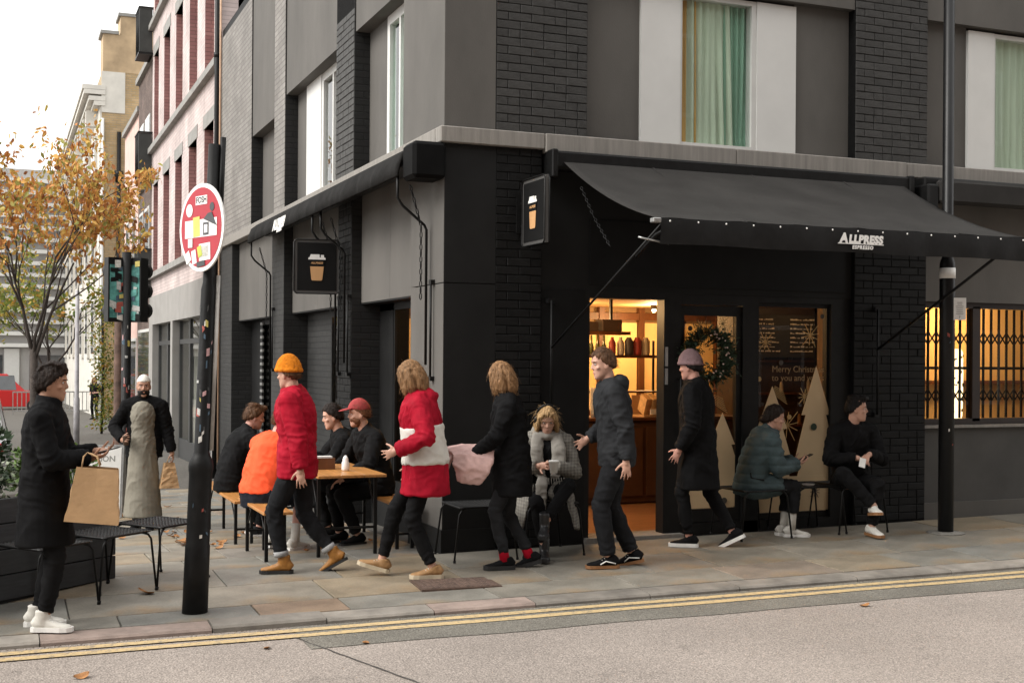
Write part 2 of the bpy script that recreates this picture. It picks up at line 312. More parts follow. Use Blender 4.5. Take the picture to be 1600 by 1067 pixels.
# ------------------------------------------------------------------ ground, road, pavement
def ky(x): return -2.06-.04*x                     # line of the kerb's road edge
def sheet(name, xs, ys, m, off, cut=None):
    mb = MB(); v = []; nx, ny = len(xs), len(ys)
    for y in ys:
        for x in xs: v.append((x, y, gz(x, y)+off))
    mb.add(v, [(j*nx+i, j*nx+i+1, (j+1)*nx+i+1, (j+1)*nx+i) for j in range(ny-1) for i in range(nx-1)])
    return struct(mb.build(name, m))
fr = lambda a, b, n: [a+(b-a)*i/n for i in range(n+1)]
sheet('ground', fr(-160, 160, 40), [-60, -30, -16, -13]+fr(-12, 12, 24)+fr(14, 60, 12)+[90, 160], mat('ground_asphalt', (.13,.115,.1), .9, .2, 1), -.16)
rd = MB(); xs = fr(-30, 34, 64); rows = [-13.0, -8, -5, -4, -3.2, None]; v = []
for r in rows:
    for x in xs:
        y = ky(x) if r is None else r; v.append((x, y, gz(x, y)-.045))
nx = len(xs); rd.add(v, [(j*nx+i, j*nx+i+1, (j+1)*nx+i+1, (j+1)*nx+i) for j in range(len(rows)-1) for i in range(nx-1)])
road = struct(rd.build('road', ASPH))
def strip(name, y0, y1, m, off, parent, wob=0, xa=-12):
    mb = MB(); v = []; xs = fr(xa, 16, 112)
    for x in xs:
        wv = wob*mnoise.noise(Vector((x*1.3, y0, 0)))
        for y in (ky(x)+y0+wv*.3, ky(x)+y1+wv): v.append((x, y, gz(x, y)-.045+off))
    mb.add(v, [(2*i, 2*i+2, 2*i+3, 2*i+1) for i in range(len(xs)-1)]); return mb.build(name, m, parent)
strip('asphalt_strip', -.01, -.62, ASPHD, .004, road, .03, -1.75)
mb = MB(); v = []
for k in range(31):
    t_ = k/30; x_ = -1.78+.62*t_+.012*mnoise.noise(Vector((k*.6,0,0))); y_ = ky(-1.78)-.3-1.9*t_
    for e_ in (-1, 1): v.append((x_+e_*(.007+.004*mnoise.noise(Vector((k*.9,3,0)))), y_, gz(x_, y_)-.0405))
mb.add(v, [(2*i, 2*i+1, 2*i+3, 2*i+2) for i in range(30)]).build('road_joint', mat('bitumen_joint', (.05,.045,.04), .8, .3, 20), road)
strip('yellow_line', -.09, -.17, YELLOW, .008, road, .012); strip('yellow_line', -.235, -.315, YELLOW, .008, road, .012)
side = sheet('side_street', fr(-30, -4.35, 10), fr(-1.9, 12, 14)+fr(14, 75, 16), ASPH, -.10)
pv = sheet('pavement', fr(-4.2, 12, 40), fr(-2.4, 12, 48)+fr(13, 75, 32), JOINT, -.012)
# trim the pavement sheet back to the kerb: move the front row of vertices onto the kerb line
for vtx in pv.data.vertices:
    if vtx.co.y < ky(vtx.co.x)+.02: vtx.co.y = ky(vtx.co.x)+.02; vtx.co.z = gz(vtx.co.x, vtx.co.y)-.03
kerb = struct(link('kerb', None)); kerb.empty_display_size = .1
x = -4.2; i = 0
while x < 11:
    L_ = rnd.choice((.75, .9, .9, 1.05)); a, b = x+.004, x+L_-.004; mb = MB(); v = []
    h = -.012 if not -2.6 < a < -1.9 else -.002
    for xx in (a, b):
        for dy, dz in ((0, -.2), (0, h-.014), (.014, h), (.2, h+.006), (.2, -.2)): v.append((xx, ky(xx)+dy, gz(xx, ky(xx)+dy)+dz))
    mb.add(v, [(0,1,2,3,4), (9,8,7,6,5)]+[(k, (k+1) % 5+0, 5+(k+1) % 5, 5+k) for k in range(5)])
    mb.build('kerb_stone', rnd.choice((KERBM, KERBM, KERBP)), kerb); x += L_
# york stone slabs, each a piece of its own
SL = 0
def slab(x0, x1, y0, y1, g=.005):
    global SL
    if (x1-x0) < .08 or (y1-y0) < .08: return
    j = rnd.uniform(-.0025, .0025); b = .004; v = []
    P = [(x0+g, y0+g), (x1-g, y0+g), (x1-g, y1-g), (x0+g, y1-g)]
    if y0 < -1.4: P = [(px, max(py, ky(px)+.206)) for px, py in P]
    cx, cy = sum(p[0] for p in P)/4, sum(p[1] for p in P)/4; cz = gz(cx, cy)
    for px, py in P: v.append((px-cx, py-cy, gz(px, py)-cz-.05+j))
    for px, py in P: v.append((px-cx, py-cy, gz(px, py)-cz-b+j))
    for px, py in P: v.append(((px-cx)*(1-b/max(.05, abs(px-cx))), (py-cy)*(1-b/max(.05, abs(py-cy))), gz(px, py)-cz+j))
    mb = MB().add(v, [(8,9,10,11)]+[(k, (k+1) % 4, 4+(k+1) % 4, 4+k) for k in range(4)]+[(4+k, 4+(k+1) % 4, 8+(k+1) % 4, 8+k) for k in range(4)])
    o = mb.build('paving_slab', SLAB, pv); o.location = (cx, cy, cz); SL += 1
yb = [-2.35, -1.42, -.72, -.03]                    # rows along the main front
for r in range(3):
    x = -4.2+(.45 if r % 2 else 0)-.45
    while x < 10.5:
        wv = rnd.choice((.62, .75, .9, .9, 1.1))
        y0, y1 = yb[r], yb[r+1]
        if r == 0: y0 = min(ky(x), ky(x+wv))
        slab(max(x, -4.2), min(x+wv, 10.5), y0, y1); x += wv
x = 0
for r in range(14):                               # rows across the side-street pavement
    y0, y1 = -.03+r*.72, -.03+(r+1)*.72; x = -4.2-(.4 if r % 2 else 0)
    while x < -.02:
        wv = rnd.choice((.62, .75, .9, 1.05))
        if -.02-(x+wv) < .25: wv = -.02-x
        slab(max(x, -4.2), min(x+wv, -.01), y0, y1); x += wv
gt = MB(); rg = random.Random(21)
for k in range(1500):
    x_ = rg.uniform(-5, 9); y_ = ky(x_)-abs(rg.gauss(0, .06))-.005; r_ = rg.uniform(.0015, .005); z_ = gz(x_, y_)-.042
    gt.add([(x_-r_, y_-r_*.6, z_), (x_+r_, y_-r_*.5, z_), (x_+r_*.2, y_+r_, z_), (x_, y_, z_+r_*1.2)], [(0,1,3), (1,2,3), (2,0,3), (2,1,0)])
tag(gt.build('gutter_grit', mat('grit', (.12,.095,.07), .9, .4, 30, island=.6)), 'grit and crumbs of dirt lying along the kerb gutter', 'grit', kind='stuff')
# service cover set in the paving
sv = thing('service_cover', 'rusty square service cover let into the stone paving', 'manhole cover', (-.33, -1.27, gz(-.33, -1.27)+.001), R_(-4))
RUST = mat('rusty_iron', (.085,.052,.038), .75, .35, 30, .3, 90)
MB().box(-.31, .31, -.21, .21, -.03, .006).build('frame', RUST, sv)
pl = MB()
for i in range(14):
    for j in range(9):
        a, b = -.27+i*.54/14, -.175+j*.35/9
        pl.bbox(a+.004, a+.034, b+.004, b+.034, .005, .0125, .003)
pl.box(-.285, .285, -.187, .187, .002, .0085).build('plate', mat('studded_iron', (.10,.065,.05), .7, .4, 22, .2, 60), sv)
# fallen leaves lying on the paving
LEAFB = mat('fallen_leaf', (.28,.13,.045), .8, .3, 12, .1, 60, island=.45)
def leaf_mesh(sz, curl):
    mb = MB(); n = 6; v = []
    for i in range(n+1):
        u = i/n-.5; wd = .42*math.sqrt(max(.0, 1-(2*u)**2))*sz+.004; c = curl*sz*(u*u*2)
        for q in (-1, 0, 1): v.append((u*sz*1.3, q*wd, c+abs(q)*curl*sz*.25+.004))
    return mb.add(v, [(i*3+k, i*3+k+1, i*3+k+4, i*3+k+3) for i in range(n) for k in (0, 1)]).mesh('fallen_leaf', LEAFB)
lm = [leaf_mesh(.06, .3), leaf_mesh(.05, .6), leaf_mesh(.075, .4)]
spots = [(-2.55,-.78,.11)]+[(rnd.uniform(-1.95, -1.55), rnd.uniform(1.4, 3.2), .07) for _ in range(26)]+[(rnd.uniform(-1.1, -.1), rnd.uniform(.6, 3.0), .06) for _ in range(16)]+[(rnd.uniform(-3.6, -1.2), rnd.uniform(1.5, 9), .07) for _ in range(40)]+[(-3.1,-2.75,.06),(-1.4,-2.6,.05),(3.1,-3.6,.05),(2.2,-2.9,.05),(-2.0,-2.5,.05)]
for k, (x, y, s) in enumerate(spots):
    o = link('fallen_leaf', lm[k % 3]); on = y < ky(x); o.location = (x, y, gz(x, y)+(-.043 if on else .004)); o.rotation_euler = (rnd.uniform(-.3,.3), rnd.uniform(-.3,.3), rnd.uniform(0, 6.3)); o.scale = [s/.065]*3
    lab = 'large curled brown leaf lying beside the wire stools' if k == 0 else ('small dry leaf lying on the road asphalt' if on else 'dry brown fallen leaf on the stone paving by the benches and planter')
    tag(o, lab, 'leaf', None if k == 0 else 'fallen leaves on the road' if on else 'fallen leaves on the paving')
# ------------------------------------------------------------------ the black corner building
cafe = thing('cafe_building', 'black and grey corner building with cafe front, painted brick piers and pale stone band', 'building')
BRICKU = mat('charcoal_painted_brick', (.05,.049,.047), .6, .25, 14, .35, 70, objrand=.14, spec=.2)
def bx(name, m, *b, parent=cafe): return MB().box(*b).build(name, m, parent)
bricks = []                                        # (facade, along, z, width, plane, upper)
def brick_face(fac, a0, a1, z0, z1, plane, up, zcap=5.5):
    z = z0; r = 0; H = .075
    while z < min(z1, zcap)-.03:
        a = a0; first = True; k = rnd.random()
        off = (.11 if r % 2 else .225)
        while a < a1-.02:
            wd = off if first else (.1125 if rnd.random() < .22 else .225); first = False
            if a+wd > a1-.05: wd = a1-a
            bricks.append((fac, a+wd/2, z, wd, plane, up)); a += wd
        z += H; r += 1
BACK = .0065
# right-hand front: solid parts (front plane y = 0)
MB().box(.004, .48, 0, .55, .2, 2.328).box(.004, .48, 0, .55, 2.338, 3.54).box(.008, .476, .008, .5, 2.3, 2.36).build('corner_pier', RENDK, cafe)
MB().box(-.012, .484, -.012, .93, -.6, .2).build('corner_plinth', RENDK, cafe)
MB().box(0, .3, .004, .93, .2, 2.328).box(0, .3, .004, .93, 2.338, 3.54).build('pier_cladding', RENDER, cafe)
bx('brick_backing', MORTB, .48, .92, BACK, .5, -.6, 3.54); brick_face('R', .48, .92, .02, 3.54, 0, 0)
bx('door_side_panel', BLACKP, .92, 1.37, .03, .5, -.6, 2.30)
bx('shop_fascia', RENDK, .92, 4.31, .05, .5, 2.30, 3.54)
bx('fascia_board', BLACKP, 1.42, 4.22, .035, .06, 2.36, 2.95)
bx('brick_backing', MORTB, 4.31, 5.20, BACK, .5, -.6, 3.54); brick_face('R', 4.31, 5.20, .08, 3.54, 0, 0)
MB().box(5.20, 12, .05, .4, -.6, 1.0).build('stall_riser', mat('dark_grey_render', (.062,.06,.056), .75, .16, 2, .1, 90), cafe)
MB().box(5.20, 12, .02, .4, -.6, .235).build('plinth', RENDER, cafe)
bx('window_sill', STONE, 5.20, 12, .01, .4, 1.0, 1.026)
bx('upper_wall_panel', RENDER, 5.20, 12, .05, .4, 2.30, 3.54)
# stone band round both fronts, in lengths
corn = [(-.05, .93, 0), (.93, 2.9, .014), (2.9, 4.9, .014), (4.9, 12, .002)]
for a, b, p in corn:
    o = MB().bbox(a, b-.004, -.05-p, .1, 3.54-p*2, 3.68, .008).build('cornice_length', STONE, cafe)
for a, b, p in [(.104, 2.6, 0), (2.6, 5.2, .002), (5.2, 8.0, 0), (8.0, 11.9, .002)]:
    MB().bbox(-.05-p, .1, a, b-.004, 3.54, 3.68, .008).build('cornice_length', STONE, cafe)
# upper storey, right-hand front
LZ = 5.17; TOP = 7.2
bx('corner_upper_pier', RENDER, 0, .47, 0, .5, 3.68, TOP)
bx('brick_backing', MORTB, .478, 1.36, BACK, .5, 3.68, TOP); brick_face('R', .478, 1.36, 3.685, TOP, 0, 1)
bx('brick_backing', MORTB, 4.31, 5.20, BACK, .5, 3.68, TOP); brick_face('R', 4.31, 5.20, 3.685, TOP, 0, 1)
GAP = mat('open_joint', (.01,.01,.01), .9, .1)
bx('joint_strip', GAP, .468, .48, .004, .3, 3.68, TOP)
def upper_bay(x0, g0, w0, w1, g1, x1):
    bx('render_panel', RENDER, x0, g0-.002, .12, .4, 3.68, LZ); bx('render_panel', RENDER, g1+.002, x1, .12, .4, 3.68, LZ)
    bx('lintel_panel', RENDER, x0, x1, .0+.02, .4, LZ, TOP)
    bx('white_side_panel', WHITEP, g0, w0-.002, .085, .3, 3.682, LZ-.03); bx('white_side_panel', WHITEP, w1+.002, g1, .085, .3, 3.682, LZ-.03)
    wd = MB().box(w0, w1, .095, .2, 3.682, 3.735).box(w0, w1, .095, .2, LZ-.075, LZ-.03).box(w0, w0+.022, .095, .2, 3.735, LZ-.075).box(w1-.05, w1, .095, .2, 3.735, LZ-.075).build('window', FRAMEW, cafe)
    MB().box(w0+.022, w1-.05, .125, .131, 3.735, LZ-.075).build('pane', GLASS, wd)
    bx('window_reveal', mat('room_dark', (.06,.055,.05), .9, .1), w0-.3, w1+.3, 1.3, 1.35, 3.6, LZ+.2)
    bx('room_ceiling', MATS['room_dark'], w0-.3, w1+.3, .3, 1.35, LZ-.02, LZ+.1)
    return wd
CURT = mat('green_curtain', (.52,.60,.48), .8, .12, 3, 0, stretch=(1,1,.2)); CURTO = mat('lamp_tinted_curtain', (.60,.36,.12), .8, .15, 3, stretch=(1,1,.2))  # the ochre cloth colour stands in for lamp glow inside the room
def curtain(a, b, y, z0, z1, m, folds, lean=0, seed=0):
    mb = MB(); n = 60; rows = 7; v = []
    for j in range(rows+1):
        tz = j/rows
        for i in range(n+1):
            u = i/n; xx = a+(b-a)*u+lean*(1-tz)*(u-.2)
            yy = y+.018*math.sin(u*folds*6.28+seed+.5*math.sin(u*9+seed))*(1-.3*tz)+.01*math.sin(u*31+tz*2)
            v.append((xx, yy, z0+(z1-z0)*tz))
    k = len(v); v += [(p[0], p[1]+.006, p[2]) for p in v]; f = []
    for j in range(rows):
        for i in range(n):
            q = j*(n+1)+i; f.append((q, q+1, q+n+2, q+n+1)); f.append((k+q+n+1, k+q+n+2, k+q+1, k+q))
    return mb.add(v, f, 0, True).build('curtain', m, None)
upper_bay(1.36, 1.95, 2.37, 3.21, 3.66, 4.31)
upper_bay(5.20, 5.80, 6.15, 7.35, 7.75, 8.4)
tag(curtain(2.36, 2.60, .19, 3.7, LZ-.05, CURTO, 4), 'curtain strip coloured ochre for lamp glow behind the upstairs window over the awning', 'curtain')
tag(curtain(2.50, 2.97, .175, 3.7, LZ-.05, CURT, 6, .05, 1), 'pale green curtain beside the lamp-tinted one in the upstairs window', 'curtain')
tag(curtain(2.88, 3.24, .20, 3.7, LZ-.05, MATS.get('deep_green_curtain') or mat('deep_green_curtain', (.26,.44,.34), .8, .12, 3, 0, stretch=(1,1,.2)), 5, -.05, 2), 'deeper green curtain drawn at the right of the upstairs window', 'curtain')
tag(curtain(6.12, 7.34, .185, 3.7, LZ-.05, CURT, 13, 0, 3), 'pale green curtain in the upstairs window beyond the lamp post', 'curtain')
MB().box(8.4, 12, .0, .4, 3.68, TOP).build('upper_wall', BRKR, cafe)
# ---- left-hand front along the side street (outer plane x = 0)
def lbox(name, m, y0, y1, x0, x1, z0, z1): return bx(name, m, x0, x1, y0, y1, z0, z1)
for a, b in ((3.1, 3.67), (6.6, 7.4), (10.7, 11.9)):
    lbox('brick_pier', BRKL if a > 6 else MORTB, a+.002, b, BACK if a < 6 else 0, .45, -1.2, 3.54)
    lbox('pier_return', BRKR, a-.004, a+.002, BACK, .45, -1.2, 3.54)
brick_face('L', 3.1, 3.67, -.2, 3.54, 0, 0)
for y0, y1 in ((.93, 3.1), (3.67, 6.6), (7.4, 10.7)):
    mid = (y0+y1)/2
    for a, b in ((y0, mid), (mid, y1)): lbox('wall_panel', RENDER, a+.003, b-.003, .12, .5, 2.28, 3.54)
    lbox('panel_soffit', BLACKP, y0, y1, .124, .5, 2.262, 2.28)
    lbox('low_wall', RENDK, y0, y1, .25, .5, -1.2, .30)
# ground-floor windows of the side
def side_window(y0, y1, inner, mull):
    wd = MB().box(.33, .39, y0, y1, .30, .38).box(.33, .39, y0, y1, 2.19, 2.262)
    for q in mull: wd.box(.33, .39, q-.03, q+.03, .38, 2.19)
    wd = wd.build('window', BLACKM, cafe)
    for a, b in zip(mull[:-1], mull[1:]): MB().box(.355, .361, a+.03, b-.03, .38, 2.19).build('pane', GLASSD, wd)
side_window(.93, 3.1, None, (.96, 1.45, 1.62, 2.55)); lbox('window_post', BLACKP, 2.56, 3.1, .33, .5, .3, 2.262)
side_window(3.67, 5.3, None, (3.70, 4.0, 5.27)); lbox('window_post', BRKL, 5.3, 6.6, .33, .5, -.6, 2.262)
side_window(7.4, 9.8, None, (7.43, 8.6, 9.77)); lbox('shutter_box', BLACKP, 9.8, 10.7, .33, .5, -.6, 2.262)
for k in range(46): lbox('shutter_slat', STEEL if k % 2 else BLACKM, 9.62, 9.80, .30, .325, -.2+k*.053, -.2+k*.053+.044)
# upper storey, side
lbox('corner_side_pier', RENDER, .004, 1.2, -.002, .4, 3.68, TOP)
for a, b, m in ((3.03, 3.81, MORTB), (6.6, 7.3, BRKG), (9.05, 11.9, BRKG)):
    lbox('brick_pier', m, a+.002, b, BACK if m is MORTB else 0, .5, 3.68, TOP); lbox('pier_return', BRKR, a-.004, a+.002, BACK, .5, 3.68, TOP)
brick_face('L', 3.03, 3.81, 3.685, TOP, 0, 1)
for y0, y1 in ((1.2, 3.03), (3.81, 6.6), (7.3, 9.05)):
    lbox('lintel_panel', RENDER, y0, y1, .02, .4, 5.22 if y0 < 7 else 5.05, TOP)
for y0, y1, m in ((2.33, 3.03, RENDER), (6.0, 6.6, RENDER), (5.2, 6.0, WHITEP), (7.3, 9.05, RENDER)): lbox('recess_panel', m, y0+.002, y1-.002, .16 if m is WHITEP else .18, .4, 3.68, 5.22)
for y0, y1 in ((1.2, 2.33), (3.81, 5.2)):
    wd = MB().box(.17, .24, y0, y1, 3.68, 3.74).box(.17, .24, y0, y1, 5.12, 5.22)
    for a, b in ((y0, y0+.06), (y1-.09, y1), ((y0+y1)/2+.1, (y0+y1)/2+.15)): wd.box(.17, .24, a, b, 3.74, 5.12)
    wd = wd.build('window', FRAMEW, cafe); MB().box(.2, .206, y0+.06, y1-.09, 3.74, 5.12).build('pane', GLASS, wd)
    lbox('room_back', MATS['room_dark'], y0-.2, y1+.2, 1.2, 1.25, 3.6, 5.4)
c = curtain(1.2, 2.2, .32, 3.72, 5.15, MATS['deep_green_curtain'], 6, 0, 4)
c.data.transform(Matrix(((0,1,0,0),(1,0,0,0),(0,0,1,0),(0,0,0,1)))); tag(c, 'dark green curtain in the upstairs window nearest the corner on the side street', 'curtain')
# solid core and roof, so light does not leak through
MB().box(.5, 12, .5, .52, 2.95, TOP-.2).build('inner_wall', BLACKP, cafe)
MB().box(.5, .52, .52, 11.9, 2.95, TOP-.2).build('inner_wall', BLACKP, cafe)
MB().box(.02, 12, .02, 11.9, TOP, TOP+.15).build('roof', BLACKP, cafe)
MB().box(.4, 12, 11.7, 11.9, -1.2, TOP).build('party_wall', BRKR, cafe); MB().box(11.8, 12, .4, 11.7, -1, TOP).build('end_wall', BLACKP, cafe)
# ---- bricks as pieces
def brick_mesh(wd, m):
    g = .0022; H = .075; mb = MB(); a = wd/2-g; b = .0055
    v = [(-a, 0, g), (a, 0, g), (a, 0, H-g), (-a, 0, H-g)]
    fr_ = [(-a+b, -BACK, g+b), (a-b, -BACK, g+b), (a-b, -BACK, H-g-b), (-a+b, -BACK, H-g-b)]
    mid = [(p[0], -BACK+b, p[2]) for p in v]
    return mb.add([(p[0], .012, p[2]) for p in v]+mid+fr_, [(8,9,10,11)]+[(k,(k+1)%4,4+(k+1)%4,4+k) for k in range(4)]+[(4+k,4+(k+1)%4,8+(k+1)%4,8+k) for k in range(4)]).mesh('brick', m)
bcache = {}
def seen(b):
    fac, a, z, wd, pl, up = b
    p = Vector((a, 0, z)) if fac == 'R' else Vector((0, a, z)); d = p-CAM
    cosn = abs(d.y if fac == 'R' else d.x)/d.length
    hid = (fac == 'R' and not up and z > 2.6) or z > 5.25
    return wd*cosn/d.length*(0 if hid else 1)
bricks.sort(key=seen, reverse=True)
rest = MB(); rest2 = MB()
for i, (fac, a, z, wd, pl, up) in enumerate(bricks):
    key = (round(wd, 3), up)
    if key not in bcache: bcache[key] = brick_mesh(wd, BRICKU if up else BRICKB)
    j = rnd.uniform(-.0025, .0025)
    if i < 296:
        o = link('brick', bcache[key], cafe)
        o.location = (a, BACK+j, z) if fac == 'R' else (BACK+j, a, z)
        if fac == 'L': o.rotation_euler = (0, 0, -math.pi/2)
        o.rotation_euler.y = rnd.uniform(-.008, .008)
    else:
        me = bcache[key]; vv = [v.co for v in me.vertices]; ff = [tuple(p.vertices) for p in me.polygons]
        tgt = rest2 if up else rest
        tgt.add([(a+q.x, BACK+j+q.y, z+q.z) if fac == 'R' else (BACK+j+q.y, a-q.x, z+q.z) for q in vv], ff)
for t_, m in ((rest, BRICKB), (rest2, BRICKU)):
    if t_.v: o = t_.build('brickwork', m, cafe); o['kind'] = 'stuff'
# ---- shop front under the awning
fz = .07                                            # floor level inside
jb = MB().box(1.37, 1.42, .04, .2, fz-.1, 2.30).box(2.20, 2.38, .06, .2, fz-.1, 2.30).box(1.42, 2.20, .04, .2, 2.24, 2.30).box(3.06, 3.24, .06, .2, fz-.1, 2.30).box(4.08, 4.31, .06, .2, fz-.1, 2.30).box(2.38, 4.08, .06, .2, fz-.1, .14).box(3.24, 4.08, .06, .2, 2.24, 2.30).box(2.38, 3.06, .06, .2, 2.2, 2.30).build('shop_front_frame', BLACKM, cafe)
bx('threshold', STONE, 1.37, 2.38, -.02, .3, fz-.3, fz-.01)
dr = MB().box(2.385, 2.43, .085, .135, .145, 2.195).box(3.0, 3.055, .085, .135, .145, 2.195).box(2.43, 3.0, .085, .135, .145, .27).box(2.43, 3.0, .085, .135, 2.10, 2.195).build('glass_door', BLACKM, cafe)
MB().box(2.43, 3.0, .107, .113, .27, 2.10).build('pane', GLASSD, dr)
MB().tube([(2.36, .06, .95), (2.36, .02, .95), (2.36, .02, 1.5), (2.36, .06, 1.5)], .012).build('handle', BLACKM, dr)
MB().box(2.21, 2.235, .045, .059, 1.62, 1.8).box(2.21, 2.235, .045, .059, 1.45, 1.6).build('lock_plate', STEEL, jb)
sw = MB().box(3.24, 4.08, .1, .13, .14, .2).box(3.24, 4.08, .1, .13, 2.2, 2.24).box(3.24, 3.265, .1, .13, .2, 2.2).box(4.055, 4.08, .1, .13, .2, 2.2).build('shop_window', BLACKM, cafe)
MB().box(3.265, 4.055, .112, .118, .2, 2.2).build('pane', GLASSD, sw)
# paper and vinyl decoration on the glass
PAPER = mat('cream_card', (.60,.44,.26), .8, .05, 4); DARKDOT = mat('dark_dot', (.06,.05,.04), .7, .1)
def tree_cut(x, z0, h, wd):
    P = [(-wd/2, 0)]
    for i, (a, b) in enumerate(((.30, .62), (.62, .8))): pass
    P = [(-wd/2, 0), (wd/2, 0), (wd*.28, .36*h), (wd*.40, .36*h), (wd*.2, .66*h), (wd*.28, .66*h), (0, h), (-wd*.28, .66*h), (-wd*.2, .66*h), (-wd*.40, .36*h), (-wd*.28, .36*h)]
    return MB().prism(P, (x, .095, z0), (1,0,0), (0,0,1), .004)
deco = thing('window_decoration', 'cream card fir trees and gold stars stuck on the shop glass', 'decoration', (3.6, .095, .2))
def dpart(mb, name, m):
    o = mb.build(name, m, deco); o.location = -deco.location; return o
dpart(tree_cut(3.42, .21, 1.22, .62), 'card_tree', PAPER); dpart(tree_cut(3.93, .21, 1.42, .60), 'card_tree', PAPER); dpart(tree_cut(2.86, .28, .9, .5), 'card_tree', PAPER)
dpart(MB().box(2.44, 2.99, .092, .097, .275, .58), 'card_band', PAPER); dpart(MB().box(3.27, 4.05, .088, .092, .205, .55), 'card_band', PAPER)
def star(x, z, r, y=.1, n=5, wd=.006):
    mb = MB()
    for k in range(n):
        a = math.pi*k/n+.2; d = (math.cos(a), 0, math.sin(a)); mb.obox((x, y, z), d, (0,1,0), Vector(d).cross(Vector((0,1,0))), r*(.8+.3*(k % 2)), .0015, wd/2)
    return mb
for x, z, r in ((3.34, 1.86, .09), (3.86, 1.93, .12), (3.80, 1.33, .09), (3.6, 1.05, .16), (2.62, 2.0, .06), (2.86, 2.03, .06)): dpart(star(x, z, r), 'star', GOLD)
dpart(star(3.92, .40, .07, .085), 'star', DARKDOT)
for x, z in ((3.5, 1.36), (2.9, 1.73), (2.82, 1.28)):
    mb = MB()
    for k in range(7): mb.obox((x, .1, z+.05-k*.016), (.8,0,-.35-.02*k), (0,1,0), (.35,0,.8), .06+.01*k, .0015, .0028)
    dpart(mb, 'scribbled_tree', GOLD)
for x, z, m in ((3.62, 1.13, GOLD), (3.52, 1.66, DARKDOT), (2.5, 1.98, DARKDOT), (2.92, 1.86, GOLD), (4.0, 2.12, DARKDOT), (3.27, 1.5, GOLD)): dpart(MB().tube([(x, .094, z), (x, .099, z)], .024, 14, sm=False), 'dot', m)
dpart(MB().tube([(3.90, .083, 1.03), (3.90, .088, 1.03)], .035, 14, sm=False), 'dot', mat('green_dot', (.02,.04,.02), .6, .1)); dpart(MB().tube([(2.88, .083, .34), (2.88, .088, .34)], .03, 14, sm=False), 'dot', DARKDOT)
for i, tx in enumerate(('Merry Christmas', 'to you and yours')):
    o = text_on('greeting_lettering', tx, .088, mat('faint_gold', (.22,.14,.06), .5, .1), deco, (3.72, .098, 1.595-i*.085), (1,0,0), (0,0,1), extrude=.001); o.location = -deco.location
# ---- room behind the shop front
RM = mat('interior_wall', (.20,.12,.055), .7, .15, 2); CEIL = mat('interior_ceiling', (.55,.36,.17), .7, .1, 1.5)
FLOORW = mat('interior_floorboards', (.27,.12,.045), .4, .3, 5, .1, 40, stretch=(1,8,1))
MB().box(.52, 5.1, .2, 1.75, fz-.15, fz-.012).box(.52, 9.6, 1.75, 6.2, fz-.15, fz-.012).build('interior_floor', FLOORW, cafe)
MB().box(.5, 9.6, .3, 6.2, 2.44, 2.5).build('interior_ceiling', CEIL, cafe)
MB().box(.5, 9.6, 6.2, 6.3, 0, 2.9).build('interior_back_wall', RM, cafe); MB().box(5.1, 5.2, .5, 1.75, 0, 2.9).box(5.1, 9.6, 1.70, 1.75, 0, 2.9).box(9.6, 9.7, 1.7, 6.3, 0, 2.9).build('interior_side_wall', RM, cafe)
for x in [.7+.65*k for k in range(13)]:
    MB().box(x, x+.54, 6.16, 6.196, .95, 2.22).build('wall_panel_cream', CREAM, cafe)
    MB().box(x+.55, x+.64, 6.1, 6.198, .1, 2.44).build('wall_post', WOODD, cafe)
MB().box(.5, 9.6, 6.12, 6.197, 2.26, 2.36).box(.5, 9.6, 6.14, 6.197, .80, .93).build('wall_rail', WOODD, cafe)
# counter and things on it
ct = thing('counter', 'dark brown serving counter inside the open doorway', 'counter', (2.6, 2.6, fz))
MB().bbox(-1.5, 1.9, -.3, .3, 0, .92, .01).build('body', mat('counter_front', (.075,.035,.018), .5, .2, 4, .05, 60), ct); MB().bbox(-1.53, 1.93, -.33, .33, .92, .96, .008).build('worktop', WOODD, ct)
for k in range(6): MB().box(-1.45+k*.52, -.98+k*.52, -.315, -.302, .08, .85).build('front_panel', mat('counter_panel', (.095,.045,.022), .5, .2, 4), ct)
pc = thing('pastry_case', 'lit box of wrapped pastries on the cafe counter', 'food display', (3.42, 2.5, fz+.96))
MB().box(-.2, .2, -.16, .16, 0, .02).box(-.2, .2, .14, .16, .02, .24).build('tray', KRAFT, pc)
PAST = mat('pastry_wrap', (.60,.40,.20), .6, .3, 20)
for k in range(8): MB().obox((-.15+k*.043, -.05+.02*(k % 2), .14), (1,0,0), (0,.9,.4), (0,-.4,.9), .018, .08, .1).build('wrapped_bar', PAST, pc)
MB().box(-.12, -.02, -.17, -.155, .03, .09, 0).box(.02, .16, -.17, -.155, .03, .14).build('price_card', WHITEI, pc)
for k, cc in enumerate(((.30,.04,.03), (.5,.45,.38), (.06,.05,.05), (.34,.05,.04), (.5,.42,.3))):
    o = MB().lathe((0,0,0), [(.04, 0), (.045, .02), (.045, .15), (.02, .19), (.018, .22)] if k < 2 else [(.05, 0), (.055, .03), (.055, .17), (.03, .21), (.028, .22)], 12).build('coffee_bag', mat('bag_%d' % k, cc, .5, .2, 9)); o.location = (3.42+k*.115, 3.55, 1.735)
    tag(o, 'coffee bag with %s wrapper on the shelf behind the counter' % ('red', 'white', 'black', 'brick red', 'cream')[k], 'coffee bag', 'coffee bags on the shelf')
for k in range(6):
    o = MB().lathe((0,0,0), [(.03, 0), (.032, .1), (.014, .16), (.012, .24)], 10).build('bottle', mat('green_bottle', (.09,.10,.04), .15, .2, 6, spec=.7)); o.location = (2.88+k*.085, 3.55, 1.735)
    tag(o, 'slim glass bottle in the row on the shelf behind the counter', 'bottle', 'bottles on the shelf')
sh = thing('wall_shelf', 'dark metal shelf unit standing behind the cafe counter', 'shelf', (3.35, 3.6, fz))
